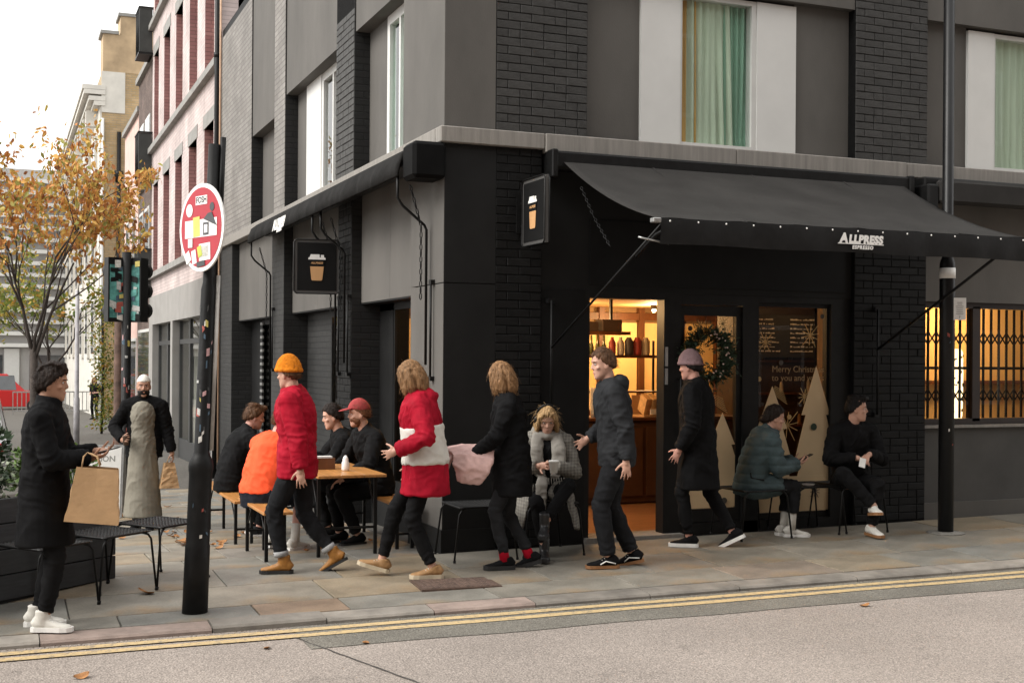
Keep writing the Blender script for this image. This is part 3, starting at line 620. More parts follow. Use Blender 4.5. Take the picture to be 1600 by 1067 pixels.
MB().box(-.75, .75, -.14, .14, 1.63, 1.665).box(-.75, .75, -.14, .14, 1.2, 1.225).build('board', WOODD, sh)
for sx in (-.74, .74):
    for sy in (-.13, .13): MB().box(sx-.012, sx+.012, sy-.012, sy+.012, 0, 1.85).build('post', BLACKM, sh)
hb = thing('high_shelf', 'long high timber shelf of dark boxes under the cafe ceiling', 'shelf', (3.1, 3.95, 1.99))
MB().box(-.7, .7, -.16, .16, 0, .04).build('board', WOODD, hb)
for sx in (-.5, .5): MB().box(sx-.015, sx+.015, -.02, .02, .04, .45).build('hanger', BLACKM, hb)
for k in range(4): MB().bbox(-.65+k*.33, -.38+k*.33, -.1, .1, .042, .16+.03*(k % 2), .006).build('box', mat('dark_carton', (.05,.03,.02), .8, .2, 5), hb)
cu_ = thing('takeaway_cups', 'tall stack of paper cups on the cafe counter', 'cups', (2.55, 2.5, fz+.96))
for k in range(3): MB().lathe((k*.11, 0, 0), [(.03, 0), (.042, .1), (.042, .32), (.045, .33)], 12).build('cup_stack', WHITEI, cu_)
bb_ = thing('screen_cabinet', 'dark shelf cabinet added to screen the bright wall behind the shop window', 'cabinet', (6.2, 3.75, fz)); MB().bbox(-1.05, 1.2, -.2, .2, 0, 2.3, .01).build('carcass', mat('cabinet_dark', (.035,.018,.01), .5, .3, 4), bb_)  # added to block the lit back wall and darken the view through the glass
for k in range(3): MB().box(-1.0, 1.15, -.26, -.202, .75+k*.42, .78+k*.42).build('shelf', WOODD, bb_)
for k in range(14): MB().lathe((-.9+k*.14, -.232, .78+(k % 3)*.42), [(.022,0), (.026,.02), (.024,.1+.03*(k % 2)), (.012,.14+.03*(k % 2))], 8).build('jar', mat('jar_%d' % (k % 3), ((.30,.16,.06), (.45,.38,.28), (.06,.05,.03))[k % 3], .3, .2, 9), bb_)
mnu = MB().box(-.9, .9, -.02, .02, 0, .55).build('menu_board', mat('chalkboard', (.012,.012,.011), .6, .3, 8)); mnu.location = (6.15, 3.40, 1.72); mnu.rotation_euler = (0,0,R_(-4)); tag(mnu, 'black chalk menu board hung inside the shop window', 'menu board')
for r in range(8):
    for q in range(3):
        ch = MB(); xx = -.82+q*.58
        while xx < -.5+q*.58+rnd.uniform(0, .1): l_ = rnd.uniform(.012, .04); ch.box(xx, xx+l_, -.024, -.021, .48-r*.058, .48-r*.058+rnd.choice((.008, .014, .018))); xx += l_+rnd.choice((.006, .006, .02))
        ch.build('chalk_line', WHITEI, mnu)
for k, (x, y, e) in enumerate(((2.3, 3.3, 26), (3.4, 5.1, 36), (4.9, 5.2, 36), (1.4, 4.2, 34), (6.0, 2.6, 3), (1.5, 1.3, 22))):
    lp = thing('ceiling_lamp', 'small warm glass ceiling lamp inside the cafe', 'lamp', (x, y, 2.44), 0, 'ceiling lamps in the cafe')
    MB().lathe((0,0,-.06), [(.05, 0), (.05, .06)], 14).build('mount', BLACKM, lp)
    MB().ell((0,0,-.07), (.03,.03,.03)).build('globe', mat('warm_globe', (1,.8,.5), .4, .02, 2, emit=(1,.62,.26), es=14), lp)
    ld = bpy.data.lights.new('lamp_light', 'POINT'); ld.energy = e; ld.color = (1, .60, .26); ld.shadow_soft_size = .07
    lo = bpy.data.objects.new('lamp_light', ld); COL.objects.link(lo); lo.parent = lp; lo.location = (0, 0, -.22)
# wreath hanging in the glass door
wr = thing('wreath', 'dark green christmas wreath with pale berries on the glass door', 'wreath', (2.67, .06, 1.72))
WRG = mat('fir_green', (.022,.04,.018), .7, .4, 20, island=.4); fo = MB(); be = MB()
for k in range(2600):
    a = rnd.uniform(0, 6.283); rr = .20+rnd.gauss(0, .035)*(1.6 if rnd.random() < .3 else 1); p = Vector((rr*math.cos(a), rnd.uniform(-.05, .03), rr*math.sin(a)))
    d = Vector((math.cos(a)+rnd.uniform(-1,1), rnd.uniform(-.6,.3), math.sin(a)+rnd.uniform(-1,1))).normalized(); s = d.orthogonal().normalized(); L_ = rnd.uniform(.03, .065)
    fo.add([p, p+d*L_*.5+s*.012, p+d*L_, p+d*L_*.5-s*.012], [(0,1,2,3)])
fo.build('foliage', WRG, wr)
for k in range(34):
    a = rnd.choice((.3, 3.4, 5.2, 1.2))+rnd.gauss(0, .2); be.ell((.21*math.cos(a)+rnd.gauss(0,.02), -.05, .21*math.sin(a)+rnd.gauss(0,.02)), .009, n=7, m=5)
be.build('berries', mat('pale_berry', (.55,.42,.36), .5, .2, 9), wr); MB().tube([(0,.03,.2), (0,.035,.46)], .003).build('ribbon', BLACKM, wr)
# ---- neighbour window on the right with scissor grille and paper lantern
gw = MB()
for a, b in ((5.22, 5.27), (5.90, 6.0), (6.72, 6.8), (7.6, 7.7), (8.6, 8.7)): gw.box(a, b, .1, .17, 1.06, 2.26)
gw.box(5.22, 8.7, .1, .17, 1.03, 1.09).box(5.22, 8.7, .1, .17, 2.24, 2.30)
gw = gw.build('grille_window', mat('dark_brown_frame', (.022,.014,.011), .5, .2, 6), cafe)
for a, b in ((5.27, 5.90), (6.0, 6.72), (6.8, 7.6), (7.7, 8.6)): MB().box(a, b, .13, .136, 1.09, 2.24).build('pane', GLASSD, gw)
gr = MB(); x = 5.30
while x < 8.6: gr.box(x-.012, x+.012, .2, .215, 1.09, 2.24); x += .105
for zb in (1.34, 1.94):
    x = 5.30
    while x < 8.55:
        for s in (-1, 1): gr.obox((x+.0525, .196 if s > 0 else .22, zb), Vector((.1, 0, .13*s)).normalized(), (0,1,0), Vector((-.13*s, 0, .1)).normalized(), .082, .004, .007)
        x += .105
gr.box(5.27, 8.6, .19, .225, 1.6, 1.63).build('scissor_grille', BLACKM, gw)
MB().box(5.2, 9.6, 1.6, 1.68, 0, 2.9).box(9.6, 9.7, .4, 1.7, 0, 2.9).build('neighbour_wall', mat('warm_wall', (.60,.42,.20), .7, .1, 2), cafe)
MB().box(5.2, 9.6, .4, 1.6, .3, .36).build('neighbour_floor', FLOORW, cafe); MB().box(5.2, 9.6, .4, 1.6, 2.75, 2.8).build('neighbour_ceiling', CEIL, cafe)
MB().box(5.4, 9.4, 1.45, 1.598, 1.42, 1.46).build('neighbour_shelf', WOODD, cafe)
ln = thing('paper_lantern', 'tall glowing white paper lantern with ink marks behind the grille window', 'lantern', (6.08, .62, 1.06))
MB().lathe((0,0,0), [(.10, 0), (.115, .03), (.12, .25), (.122, .5), (.118, .72), (.10, .76)], 20).build('shade', mat('glowing_paper', (.85,.72,.5), .8, .12, 9, emit=(1,.78,.42), es=2.2), ln)
nk = MB()
for k in range(26):
    a = rnd.uniform(-2.9, -.5); z = rnd.uniform(.06, .7); nk.obox((.123*math.cos(a), .123*math.sin(a), z), (-math.sin(a), math.cos(a), rnd.uniform(-.6,.6)), (math.cos(a), math.sin(a), 0), (0,0,1), rnd.uniform(.008,.028), .002, rnd.uniform(.006,.02))
nk.build('ink_marks', mat('brown_ink', (.05,.025,.02), .7, .2), ln)
ld = bpy.data.lights.new('lantern_light', 'POINT'); ld.energy = 40; ld.color = (1, .66, .30); ld.shadow_soft_size = .1
lo = bpy.data.objects.new('lantern_light', ld); COL.objects.link(lo); lo.parent = ln; lo.location = (.7, .35, 1.2)
nl = thing('ceiling_lamp', 'small warm lamp added to brighten the room behind the scissor grille', 'lamp', (8.4, 1.0, 2.75)); MB().ell((0,0,-.06), (.06,.06,.06)).build('globe', MATS['warm_globe'], nl)  # added lamp, brightens the dark far pane of the grille window
ld = bpy.data.lights.new('lamp_light', 'POINT'); ld.energy = 40; ld.color = (1, .66, .30); ld.shadow_soft_size = .07; lo = bpy.data.objects.new('lamp_light', ld); COL.objects.link(lo); lo.parent = nl; lo.location = (0, 0, -.2)
# warm card boards seen through the side windows
MB().box(.62, .64, 3.75, 5.2, .4, 2.15).build('poster_board', mat('cream_board', (.50,.42,.28), .8, .2, 5), cafe)
for k in range(5): star(0, 0, .05).build('poster_mark', DARKDOT, cafe).matrix_local = Matrix.Translation((.615, 4.02+.02*k, 1.9-k*.28)) @ Matrix.Rotation(R_(90), 4, 'Z') @ Matrix.Translation((0,-.1,0))
MB().box(.9, .95, 7.4, 10.7, .2, 2.3).build('pale_blind', mat('pale_blind', (.35,.36,.33), .7, .15, 3, stretch=(1,1,8)), cafe)
# ------------------------------------------------------------------ awnings
X, Y, Z = Vector((1,0,0)), Vector((0,1,0)), Vector((0,0,1))
aw = thing('open_awning', 'large open black canvas awning with white lettering over the cafe door', 'awning', (0,0,0))
MB().bbox(.98, 4.86, -.16, .05, 3.36, 3.52, .02).build('cassette', BLACKM, aw)
for xa in (.94, 4.84): MB().bbox(xa, xa+.06, -.18, .05, 3.28, 3.53, .01).build('bracket', BLACKM, aw)
def canopy(x0, x1, yb, zb, yf, zf, sag, nx=40, ny=14):
    mb = MB(); v = []
    for j in range(ny+1):
        t = j/ny
        for i in range(nx+1):
            u = i/nx; edge = min(u, 1-u)
            z = zb+(zf-zb)*t-sag*4*t*(1-t)*(.75+.25*math.cos(6.28*u))+.006*math.sin(u*40)*t
            v.append((x0+(x1-x0)*u+(.05*t*(1-2*u)), yb+(yf-yb)*t, z))
    k = len(v); v += [(a, b, c-.005) for a, b, c in v]; f = []; n = nx+1
    for j in range(ny):
        for i in range(nx): q = j*n+i; f += [(q, q+1, q+n+1, q+n), (k+q+n, k+q+n+1, k+q+1, k+q)]
    for j in range(ny): f += [(j*n, j*n+n, k+j*n+n, k+j*n), (j*n+nx, k+j*n+nx, k+j*n+n+nx, j*n+n+nx)]
    return mb.add(v, f, 0, True)
cn = canopy(1.06, 4.78, -.16, 3.42, -1.8, 2.765, .075).build('canopy', CANVAS, aw)
for xs_ in (1.95, 3.0, 4.05): canopy(xs_-.012, xs_+.012, -.165, 3.425, -1.8, 2.769, .075, 1, 14).build('seam', CANVAS, cn)
def valance(x0, x1, y, z0, z1):
    mb = MB(); n = 120; v = []
    for i in range(n+1):
        u = i/n; xx = x0+(x1-x0)*u; wv = .006*math.sin(xx*7)+.004*math.sin(xx*19+1)
        for q in (0, .5, 1): v.append((xx, y-.012*math.sin(q*3.14)+wv*(1-q), z0+(z1-z0)*q+(.004*math.sin(xx*5) if q == 0 else 0)))
    k = len(v); v += [(a, b+.006, c) for a, b, c in v]; f = []
    for i in range(n):
        for q in (0, 1): a = i*3+q; f += [(a, a+3, a+4, a+1), (k+a+1, k+a+4, k+a+3, k+a)]
    return mb.add(v, f, 0, True)
vl = valance(1.12, 4.73, -1.812, 2.565, 2.765).build('valance', VALANCE, aw)
MB().tube([(1.11, -1.79, 2.745), (4.74, -1.79, 2.745)], .022, 10).build('front_bar', BLACKM, aw)
for k in range(15): MB().ell((1.2+k*.25, -1.818, 2.742), (.0075,.005,.0075), n=8, m=5).build('rivet', WHITEI, vl)
text_on('lettering', 'A', .105, WHITEI, vl, (2.80, -1.829, 2.677), X, Z, shear=.14, offset=.006, extrude=.001)
text_on('lettering', 'LLPRESS', .088, WHITEI, vl, (3.02, -1.829, 2.672), X, Z, shear=.14, offset=.0055, extrude=.001, spacing=1.1)
text_on('lettering', 'ESPRESSO', .04, WHITEI, vl, (2.99, -1.828, 2.608), X, Z, shear=.14, offset=.002, extrude=.001, spacing=1.25)
MB().box(2.745, 3.2, -1.8295, -1.8275, 2.633, 2.640).build('lettering_rule', WHITEI, vl)
def arm(path, r=.014): return MB().tube(path, r, 8).build('drop_arm', BLACKM, aw)
arm([(1.0, -.05, 1.78), (1.16, -1.78, 2.735)], .010); arm([(4.56, -.05, 1.80), (4.66, -1.78, 2.735)])
for xa in (1.0, 4.56): MB().tube([(xa, -.05, 1.15), (xa, -.05, 2.2)], .012, 8).box(xa-.03, xa+.03, -.05, .02, 1.13, 1.17).box(xa-.03, xa+.03, -.05, .02, 2.18, 2.22).build('slide_rail', BLACKM, aw)
MB().tube([(1.28, -1.72, 2.73), (1.22, -1.55, 2.66), (1.16, -1.35, 2.5)], .014, 6).build('stay', BLACKM, aw)
MB().bbox(1.05, 1.12, -1.83, -1.77, 2.725, 2.762, .006).build('end_cap', STEEL, aw)
MB().tube([(.98, -1.72, 2.62), (1.0, -1.74, 2.61), (1.2, -1.8, 2.57)], .008, 6).build('end_stay', STEEL, aw)
def chain(pts, parent, step=.035, r=.004):
    mb = MB(); pts = [Vector(p) for p in pts]; k = 0
    for a, b in zip(pts[:-1], pts[1:]):
        d = (b-a).normalized(); n = max(1, int((b-a).length/step)); s0 = d.orthogonal().normalized(); s1 = d.cross(s0)
        for i in range(n):
            c = a+(b-a)*((i+.5)/n); s = s0 if k % 2 else s1; k += 1
            ring = [c+d*(step*.62*math.cos(q*math.pi/3))+s*(.011*math.sin(q*math.pi/3)) for q in range(7)]
            mb.tube(ring, r, 5, cap=False)
    return mb.build('chain', BLACKM, parent)
chain([(1.14, -.35, 3.18), (1.14, -.6, 2.9), (1.15, -.9, 2.62)], aw)
# rolled awning on the side street
cl = thing('closed_awning', 'rolled up black awning with bent drop rods along the side street front', 'awning', (0,0,0))
MB().bbox(-.22, -.004, -.02, 7.45, 3.38, 3.535, .015).build('cassette', BLACKM, cl)
mb = MB(); n = 90; v = []
for i in range(n+1):
    yy = .28+(7.42-.28)*i/n; wv = .012*math.sin(yy*5.1)+.009*math.sin(yy*11+1)+.005*math.sin(yy*23)
    for q, (dx, dz) in enumerate(((-.22, 3.53), (-.30+wv*.3, 3.47), (-.345+wv, 3.36), (-.35+wv*1.5, 3.27+wv*.8), (-.33+wv, 3.262+wv*.8), (-.32+wv, 3.35), (-.22, 3.5))): v.append((dx, yy, dz))
f = [(i*7+q, i*7+(q+1) % 7, (i+1)*7+(q+1) % 7, (i+1)*7+q) for i in range(n) for q in range(7)]+[tuple(range(7)), tuple(n*7+k for k in range(7))[::-1]]
CANVD = mat('rolled_black_canvas', (.016,.0155,.015), .85, .3, 6, .2, 200, spec=.06)
vc = mb.add(v, f, 0, True).build('rolled_canvas', CANVD, cl)
MB().bbox(-.30, .0, -.06, .26, 3.22, 3.535, .03).build('end_housing', mat('housing_black', (.006,.006,.006), .7, .3, 5, spec=.06), cl)
text_on('lettering', 'ALLPRESS', .17, WHITEI, vc, (-.363, 5.2, 3.325), (0,-1,0), (.1,0,1), shear=.14, offset=.01, extrude=.001)
text_on('lettering', 'ESPRESSO', .07, WHITEI, vc, (-.368, 5.15, 3.25), (0,-1,0), (.1,0,1), shear=.14, offset=.003, extrude=.001)
for yy in (7.3, 3.62, 3.22, .36):
    MB().tube([(-.31, yy, 3.3), (-.31, yy, 3.09), (-.26, yy, 3.02), (-.06, yy, 2.86), (-.04, yy, 2.82), (-.04, yy, 1.62)], .013, 8).build('drop_rod', BLACKM, cl)
    MB().tube([(-.03, yy-.1, 2.35), (-.03, yy-.1, 1.5)], .011, 8).box(-.04, 0, yy-.13, yy-.07, 2.33, 2.37).box(-.04, 0, yy-.13, yy-.07, 1.48, 1.52).build('slide_rail', BLACKM, cl)
    chain([(-.2, yy-.02, 3.2), (-.1, yy-.03, 2.85), (-.1, yy-.03, 2.2)], cl, .05, .005)
# third awning box beyond the lamp post
a3 = thing('folded_awning', 'folded black awning box over the grille window beyond the lamp post', 'awning', (0,0,0))
MB().bbox(5.0, 9.5, -.2, .02, 3.36, 3.53, .015).build('cassette', BLACKM, a3); MB().bbox(5.12, 9.5, -.30, -.2, 3.26, 3.5, .03).build('rolled_canvas', CANVAS, a3); MB().bbox(4.98, 5.12, -.28, .02, 3.2, 3.45, .02).build('end_housing', BLACKM, a3)
# ------------------------------------------------------------------ hanging signs
def cup_sign(parent, c, ax, ay, s, d):
    c, ax, ay = Vector(c), Vector(ax), Vector(ay); nn = ax.cross(ay).normalized()
    def pz(poly, m, nm, off): return MB().prism([(x*s, y*s) for x, y in poly], c+nn*off, ax, ay, .004).build(nm, m, parent)
    pz([(-.125,-.30), (-.105,-.325), (.105,-.325), (.125,-.30), (.155,.0), (-.155,.0)], CUPTAN, 'cup_sleeve', d)
    pz([(-.155,.0), (.155,.0), (.185,.16), (-.185,.16)], BLACKP, 'cup_body', d)
    pz([(-.2,.16), (.2,.16), (.19,.21), (-.19,.21)], WHITEI, 'cup_lid', d+.002)
    pz([(-.17,.21), (.06,.21), (.06,.28), (-.14,.28)], WHITEI, 'cup_lid', d+.001); pz([(.09,.21), (.16,.21), (.16,.27), (.09,.27)], WHITEI, 'cup_lid', d+.001)
    text_on('lettering', 'ALLPRESS', .065*s, CUPTAN, parent, c+nn*(d+.003)+ay*(.08*s), ax, ay, shear=.14, offset=.002*s, extrude=.0005)
def box_sign(name, label, c, ax, hw, hh, s):
    t = thing(name, label, 'sign', c); ax = Vector(ax); nn = ax.cross(Z)
    MB().obox((0,0,0), ax, nn, Z, hw-.035, .02, hh-.035).build('panel', mat('sign_black', (.008,.008,.008), .6, .1, 6, spec=.15), t)
    MB().obox((0,0,0), ax, nn, Z, hw-.004, .015, hh-.004).build('frame', mat('sign_grey', (.075,.073,.07), .5, .1, 6), t)
    e = MB()
    for sn in (-1, 1):
        P = [(-hw+.03,-hh), (hw-.03,-hh), (hw,-hh+.03), (hw,hh-.03), (hw-.03,hh), (-hw+.03,hh), (-hw,hh-.03), (-hw,-hh+.03), (-hw+.03,-hh)]
        e.tube([ax*x_+Z*z_+nn*(.022*sn) for x_, z_ in P], .006, 6, cap=False)
    e.build('edge_wire', BLACKM, t); cup_sign(t, nn*.021, ax, Z, s, .004); return t, ax, nn
t, ax_, nn_ = box_sign('projecting_sign', 'square black projecting sign with paper cup picture on the side street front', (-.28, 3.52, 2.69), (1,-.12,0), .25, .30, .48)
MB().tube([(.25, .0, .1), (.28, 0, .1)], .012).tube([(.25, 0, -.1), (.28, 0, -.1)], .012).build('wall_fixing', BLACKM, t)
t, ax_, nn_ = box_sign('projecting_sign', 'narrow black projecting sign with paper cup picture on the brick beside the awning', (.72, -.32, 2.95), (0,-1,0), .25, .29, .46)
MB().box(-.05, .05, .30, .318, -.16, .16).tube([(0,.24,.1), (0,.31,.1)], .012).tube([(0,.24,-.1), (0,.31,-.1)], .012).build('wall_fixing', BLACKM, t)
# ------------------------------------------------------------------ street poles
STICK = [mat('sticker_%d' % i, c_, .6, .25, 40) for i, c_ in enumerate(((.6,.58,.54), (.35,.08,.06), (.5,.42,.12), (.06,.1,.14), (.5,.3,.3), (.05,.05,.05), (.45,.45,.43)))]
def stickers(parent, pf, zs, n, cam_ang, seed, nm='sticker', spread=1.1, big=1.0):
    r = random.Random(seed)
    for k in range(n):
        z = r.uniform(*zs); c0, rad = pf(z); a = cam_ang+r.uniform(-spread, spread); wd = r.uniform(.12, .55)*big; h = r.uniform(.02, .06)*big; tilt = r.uniform(-.15, .15); v = []
        for i in range(7):
            q = a+wd*(i/6-.5); zz = tilt*(i/6-.5)*.1
            for dz in (-h/2, h/2):
                c1, r1 = pf(z+dz); v.append((c1[0]+(r1+.0022)*math.cos(q), c1[1]+(r1+.0022)*math.sin(q), z+dz+zz))
        k2 = len(v); v += [((p[0]-c0[0])*.985+c0[0], (p[1]-c0[1])*.985+c0[1], p[2]) for p in v]
        f = [(2*i, 2*i+2, 2*i+3, 2*i+1) for i in range(6)]+[(k2+2*i+1, k2+2*i+3, k2+2*i+2, k2+2*i) for i in range(6)]
        MB().add(v, f).build(nm, r.choice(STICK), parent)
# street lamp by the kerb side
lpz = gz(4.82, -.74); lp = thing('lamp_post', 'plain black street lamp post standing in the pavement under the awning edge', 'lamp post', (4.82, -.74, lpz))
MB().lathe((0,0,0), [(.072, -.3), (.072, 2.55), (.068, 2.58), (.052, 2.62), (.05, 7.2)], 20).build('column', mat('lamp_post_paint', (.006,.006,.0065), .38, .3, 9, .05, 40, spec=.3), lp)
MB().lathe((0,0,2.42), [(.0745, 0), (.0745, .1)], 20).build('white_band', WHITEI, lp)
nz = MB().obox((.07, -.088, 2.13), (.926,-.378,0), (.378,.926,0), Z, .062, .0025, .105).build('notice', WHITEI, lp)
for k in range(7): MB().obox((.07-.0008, -.0915, 2.19-k*.018), (.926,-.378,0), (.378,.926,0), Z, .02+.02*rnd.random(), .001, .0022).build('notice_line', mat('grey_print', (.2,.2,.2), .7), nz)
text_on('notice_number', '7', .03, BLACKP, nz, (.07-.001, -.0915, 2.05), (.926,-.378,0), Z, extrude=.0008)
stickers(lp, lambda z: ((0,0), .072), (.6, 2.2), 7, -2.0, 3, 'paint_scuff', .7, .6)
MB().lathe((0,0,-.01), [(.17, 0), (.18, .012), (.14, .02), (.09, .024)], 14).build('cement_collar', mat('cement', (.2,.19,.17), .95, .3, 20, .6, 40), lp)
# leaning sign post with no-entry sign
sp0, sp1 = Vector((0,0,-.1)), Vector((.12, .02, 3.30)); P = lambda z: sp0.lerp(sp1, (z+.1)/3.4)
sp = thing('sign_post', 'thick black sticker covered post leaning beside the kerb under a round sign', 'post', (-2.30, -1.5, gz(-2.3, -1.5)))
BLKW = mat('scuffed_black_post', (.008,.008,.008), .5, .5, 7, .2, 30, spec=.2)
pr = [(-.1,.088), (.45,.084), (.46,.080), (.94,.078), (.97,.084), (1.0,.084), (1.03,.079), (1.06,.064), (1.09,.052), (2.2,.050), (2.25,.04), (3.2,.04)]
MB().tube([P(z) for z, r in pr], [r for z, r in pr], 20).build('column', BLKW, sp)
MB().tube([P(2.55)+Vector((.055,-.02,0)), P(3.25)+Vector((.055,-.02,0))], .02, 8).build('conduit', BLACKM, sp)
stickers(sp, lambda z: (P(z)[:2], .051), (1.15, 2.15), 24, -1.9, 5, 'sticker', 1.0, .9); stickers(sp, lambda z: (P(z)[:2], .083), (.1, .85), 5, -1.9, 6, 'paint_chip', 1.0, .5)
MB().tube([P(1.1)+Vector((.062,-.02,0)), P(2.3)+Vector((.062,-.02,0))], .014, 8).build('side_pipe', mat('pale_pipe', (.42,.40,.37), .6, .4, 6, stretch=(1,1,.5)), sp)
th = R_(47); Rv = Vector((math.cos(YAW), -math.sin(YAW), 0)); Fv = Vector((math.sin(YAW), math.cos(YAW), 0))
hx_ = (Rv*math.cos(th)-Fv*math.sin(th)).normalized(); nsg = hx_.cross(Z)
sg = thing('no_entry_sign', 'red and white round no entry sign covered in stickers on the leaning post', 'road sign', Vector((-2.30, -1.5, gz(-2.3,-1.5)))+P(2.62)+hx_*.03+nsg*.085)
def disc(r, o, th_, n=40, m=None, nm='face', par=None, e=None):
    pts = [(r*math.cos(2*math.pi*k/n), r*math.sin(2*math.pi*k/n)) for k in range(n)]
    return MB().prism(pts, nsg*o, hx_, Z, th_).build(nm, m, par or sg)
disc(.30, 0, .012, m=WHITEI, nm='rim'); disc(.272, .0045, .008, m=RED, nm='face')
def patch(nm, x0, x1, z0, z1, m, lay=1, rot=0):
    cx, cz = (x0+x1)/2, (z0+z1)/2; a, b = (x1-x0)/2, (z1-z0)/2; cr, sr = math.cos(rot), math.sin(rot)
    return MB().prism([(cx+x_*cr-z_*sr, cz+x_*sr+z_*cr) for x_, z_ in ((-a,-b), (a,-b), (a,b), (-a,b))], nsg*(.0085+.0015*lay), hx_, Z, .0014).build(nm, m, sg)
patch('white_bar', -.215, .215, -.065, .055, WHITEI); 
p = patch('lettered_sticker', -.07, .085, .155, .215, WHITEI, 1); text_on('sticker_lettering', 'FOSH', .058, BLACKP, p, nsg*.0112+hx_*.007+Z*.185, hx_, Z, extrude=.0006, offset=.001)
DG = mat('dark_grey_vinyl', (.05,.052,.055), .5, .2)
patch('sticker', -.10, -.01, -.06, .075, mat('yellow_sticker', (.62,.52,.13), .6, .1), 2, .05); patch('sticker', .035, .11, -.055, .03, DG, 2); patch('sticker', .052, .095, -.04, .015, WHITEI, 3)
patch('sticker', -.02, .13, -.225, -.11, WHITEI, 1, .04); patch('sticker', .01, .10, -.2, -.13, mat('pale_print', (.45,.44,.4), .6, .3, 60), 2, .04); patch('sticker', -.035, .02, -.20, -.125, mat('lime_sticker', (.45,.5,.08), .6, .2), 3, .3)
patch('sticker', -.21, -.14, -.235, -.16, WHITEI, 1, .5); patch('sticker', -.12, -.06, -.245, -.15, WHITEI, 1, .2); patch('sticker', -.05, .06, -.265, -.23, DG, 2, .1); patch('sticker', -.17, -.11, -.13, -.07, WHITEI, 2)
MB().prism([(-.155+.045*math.cos(k*.4488), .125+.045*math.sin(k*.4488)) for k in range(14)], nsg*.0105, hx_, Z, .0014).build('sticker', WHITEI, sg)
MB().prism([(.15+.03*math.cos(k*.4488), .13+.03*math.sin(k*.4488)) for k in range(14)], nsg*.0105, hx_, Z, .0014).build('sticker', DG, sg)
MB().prism([(.04,.055), (.10,.09), (.15,.095), (.215,.0), (.12,.03)], nsg*.0122, hx_, Z, .0014).build('sticker', DG, sg)
MB().tube([-nsg*.006-Z*.15, -nsg*.05-Z*.15], .015).tube([-nsg*.006+Z*.15, -nsg*.05+Z*.15], .015).build('bracket', STEEL, sg)
# traffic signal (seen from behind) and rusty old column
ts = thing('traffic_signal', 'back of black traffic signal heads plastered with green stickers on a post', 'traffic light', (-2.08, 6.1, gz(-2.08, 6.1)))
MB().lathe((0,0,0), [(.075,-.1), (.075,.9), (.058,.95), (.058,3.25)], 16).build('post', BLKW, ts)
TEAL = mat('teal_stickers', (.03,.16,.14), .6, .5, 9, col2=(.1,.3,.27))
for sx, ang in ((-.13, .2), (.12, -.62)):
    a_ = Vector((math.cos(ang), math.sin(ang), 0)); b_ = Vector((-math.sin(ang), math.cos(ang), 0)); c_ = Vector((sx, .05, 2.78))
    hd = MB().obox(c_, a_, b_, Z, .115, .09, .40).build('signal_head', BLACKM, ts)
    r = random.Random(int(sx*100))
    MB().obox(c_-b_*.0905-Z*.02, a_, b_, Z, .095, .0008, .33).build('sticker_sheet', TEAL, hd)
    for k in range(22): MB().obox(c_-b_*(.0918+.0006*k)+a_*r.uniform(-.075,.075)+Z*r.uniform(-.34,.34), (a_+Z*r.uniform(-.4,.4)).normalized(), b_, Z, r.uniform(.02,.055), .0008, r.uniform(.02,.06)).build('sticker', r.choice([TEAL, TEAL, BLACKM, BLACKM]+STICK[:4]+[STICK[6]]), hd)
    for k in range(3): MB().tube([c_+b_*.1+Z*(.25-.25*k), c_+b_*.24+Z*(.25-.25*k)], .1, 14).build('visor', BLACKM, hd)
stickers(ts, lambda z: ((0,0), .058), (1.0, 2.4), 20, -1.8, 9, 'sticker', .9, 1.3)
oc = thing('cast_iron_column', 'rusty brown fluted old iron column behind the traffic signal', 'post', (-1.98, 8.3, gz(-1.98, 8.3)))
MB().lathe((0,0,0), [(.14,-.1), (.14,.5), (.17,.52), (.15,.62), (.09,.72), (.072,.9), (.068,2.2), (.06,3.2)], 14).build('column', mat('rusty_paint', (.10,.06,.045), .8, .55, 8, .3, 25), oc)
ps = thing('parking_post', 'slim pale grey street post with stickers by the ivy', 'post', (-1.7, 24, gz(-1.7, 24)))
MB().lathe((0,0,0), [(.075,-.1), (.075,1.2), (.055,1.25), (.05,4.0)], 12).build('column', mat('grey_post', (.30,.29,.30), .6, .3, 4), ps)
# A-board
ab = thing('pavement_sign', 'white pavement board with FASHION lettering behind the planter', 'A-board', (-2.42, 5.6, gz(-2.42, 5.6)), R_(-12))
for sn in (-1, 1):
    u_ = Vector((0, .22*sn*-1, 1)).normalized(); MB().obox((0, sn*.17, .44), X, X.cross(u_), u_, .29, .012, .43).build('frame', STEEL, ab)
    MB().obox((0, sn*.17-.004*(1 if sn < 0 else -1)*1, .45), X, X.cross(u_), u_, .265, .0135, .4).build('board', mat('poster_white', (.62,.61,.58), .6, .06), ab)
u_ = Vector((0, .22, 1)).normalized(); fr0 = Vector((0, -.17, .45)); nf = X.cross(u_)
text_on('lettering', 'FASHION', .095, mat('grey_ink', (.22,.22,.2), .7), ab, fr0+nf*.012+nf*.006+u_*.26, X, u_, offset=.002, extrude=.001)
MB().obox(fr0+nf*.018+u_*.06+X*.08, X, nf, u_, .09, .001, .03).build('printed_patch', mat('pink_print', (.55,.2,.3), .6, .3, 20), ab)
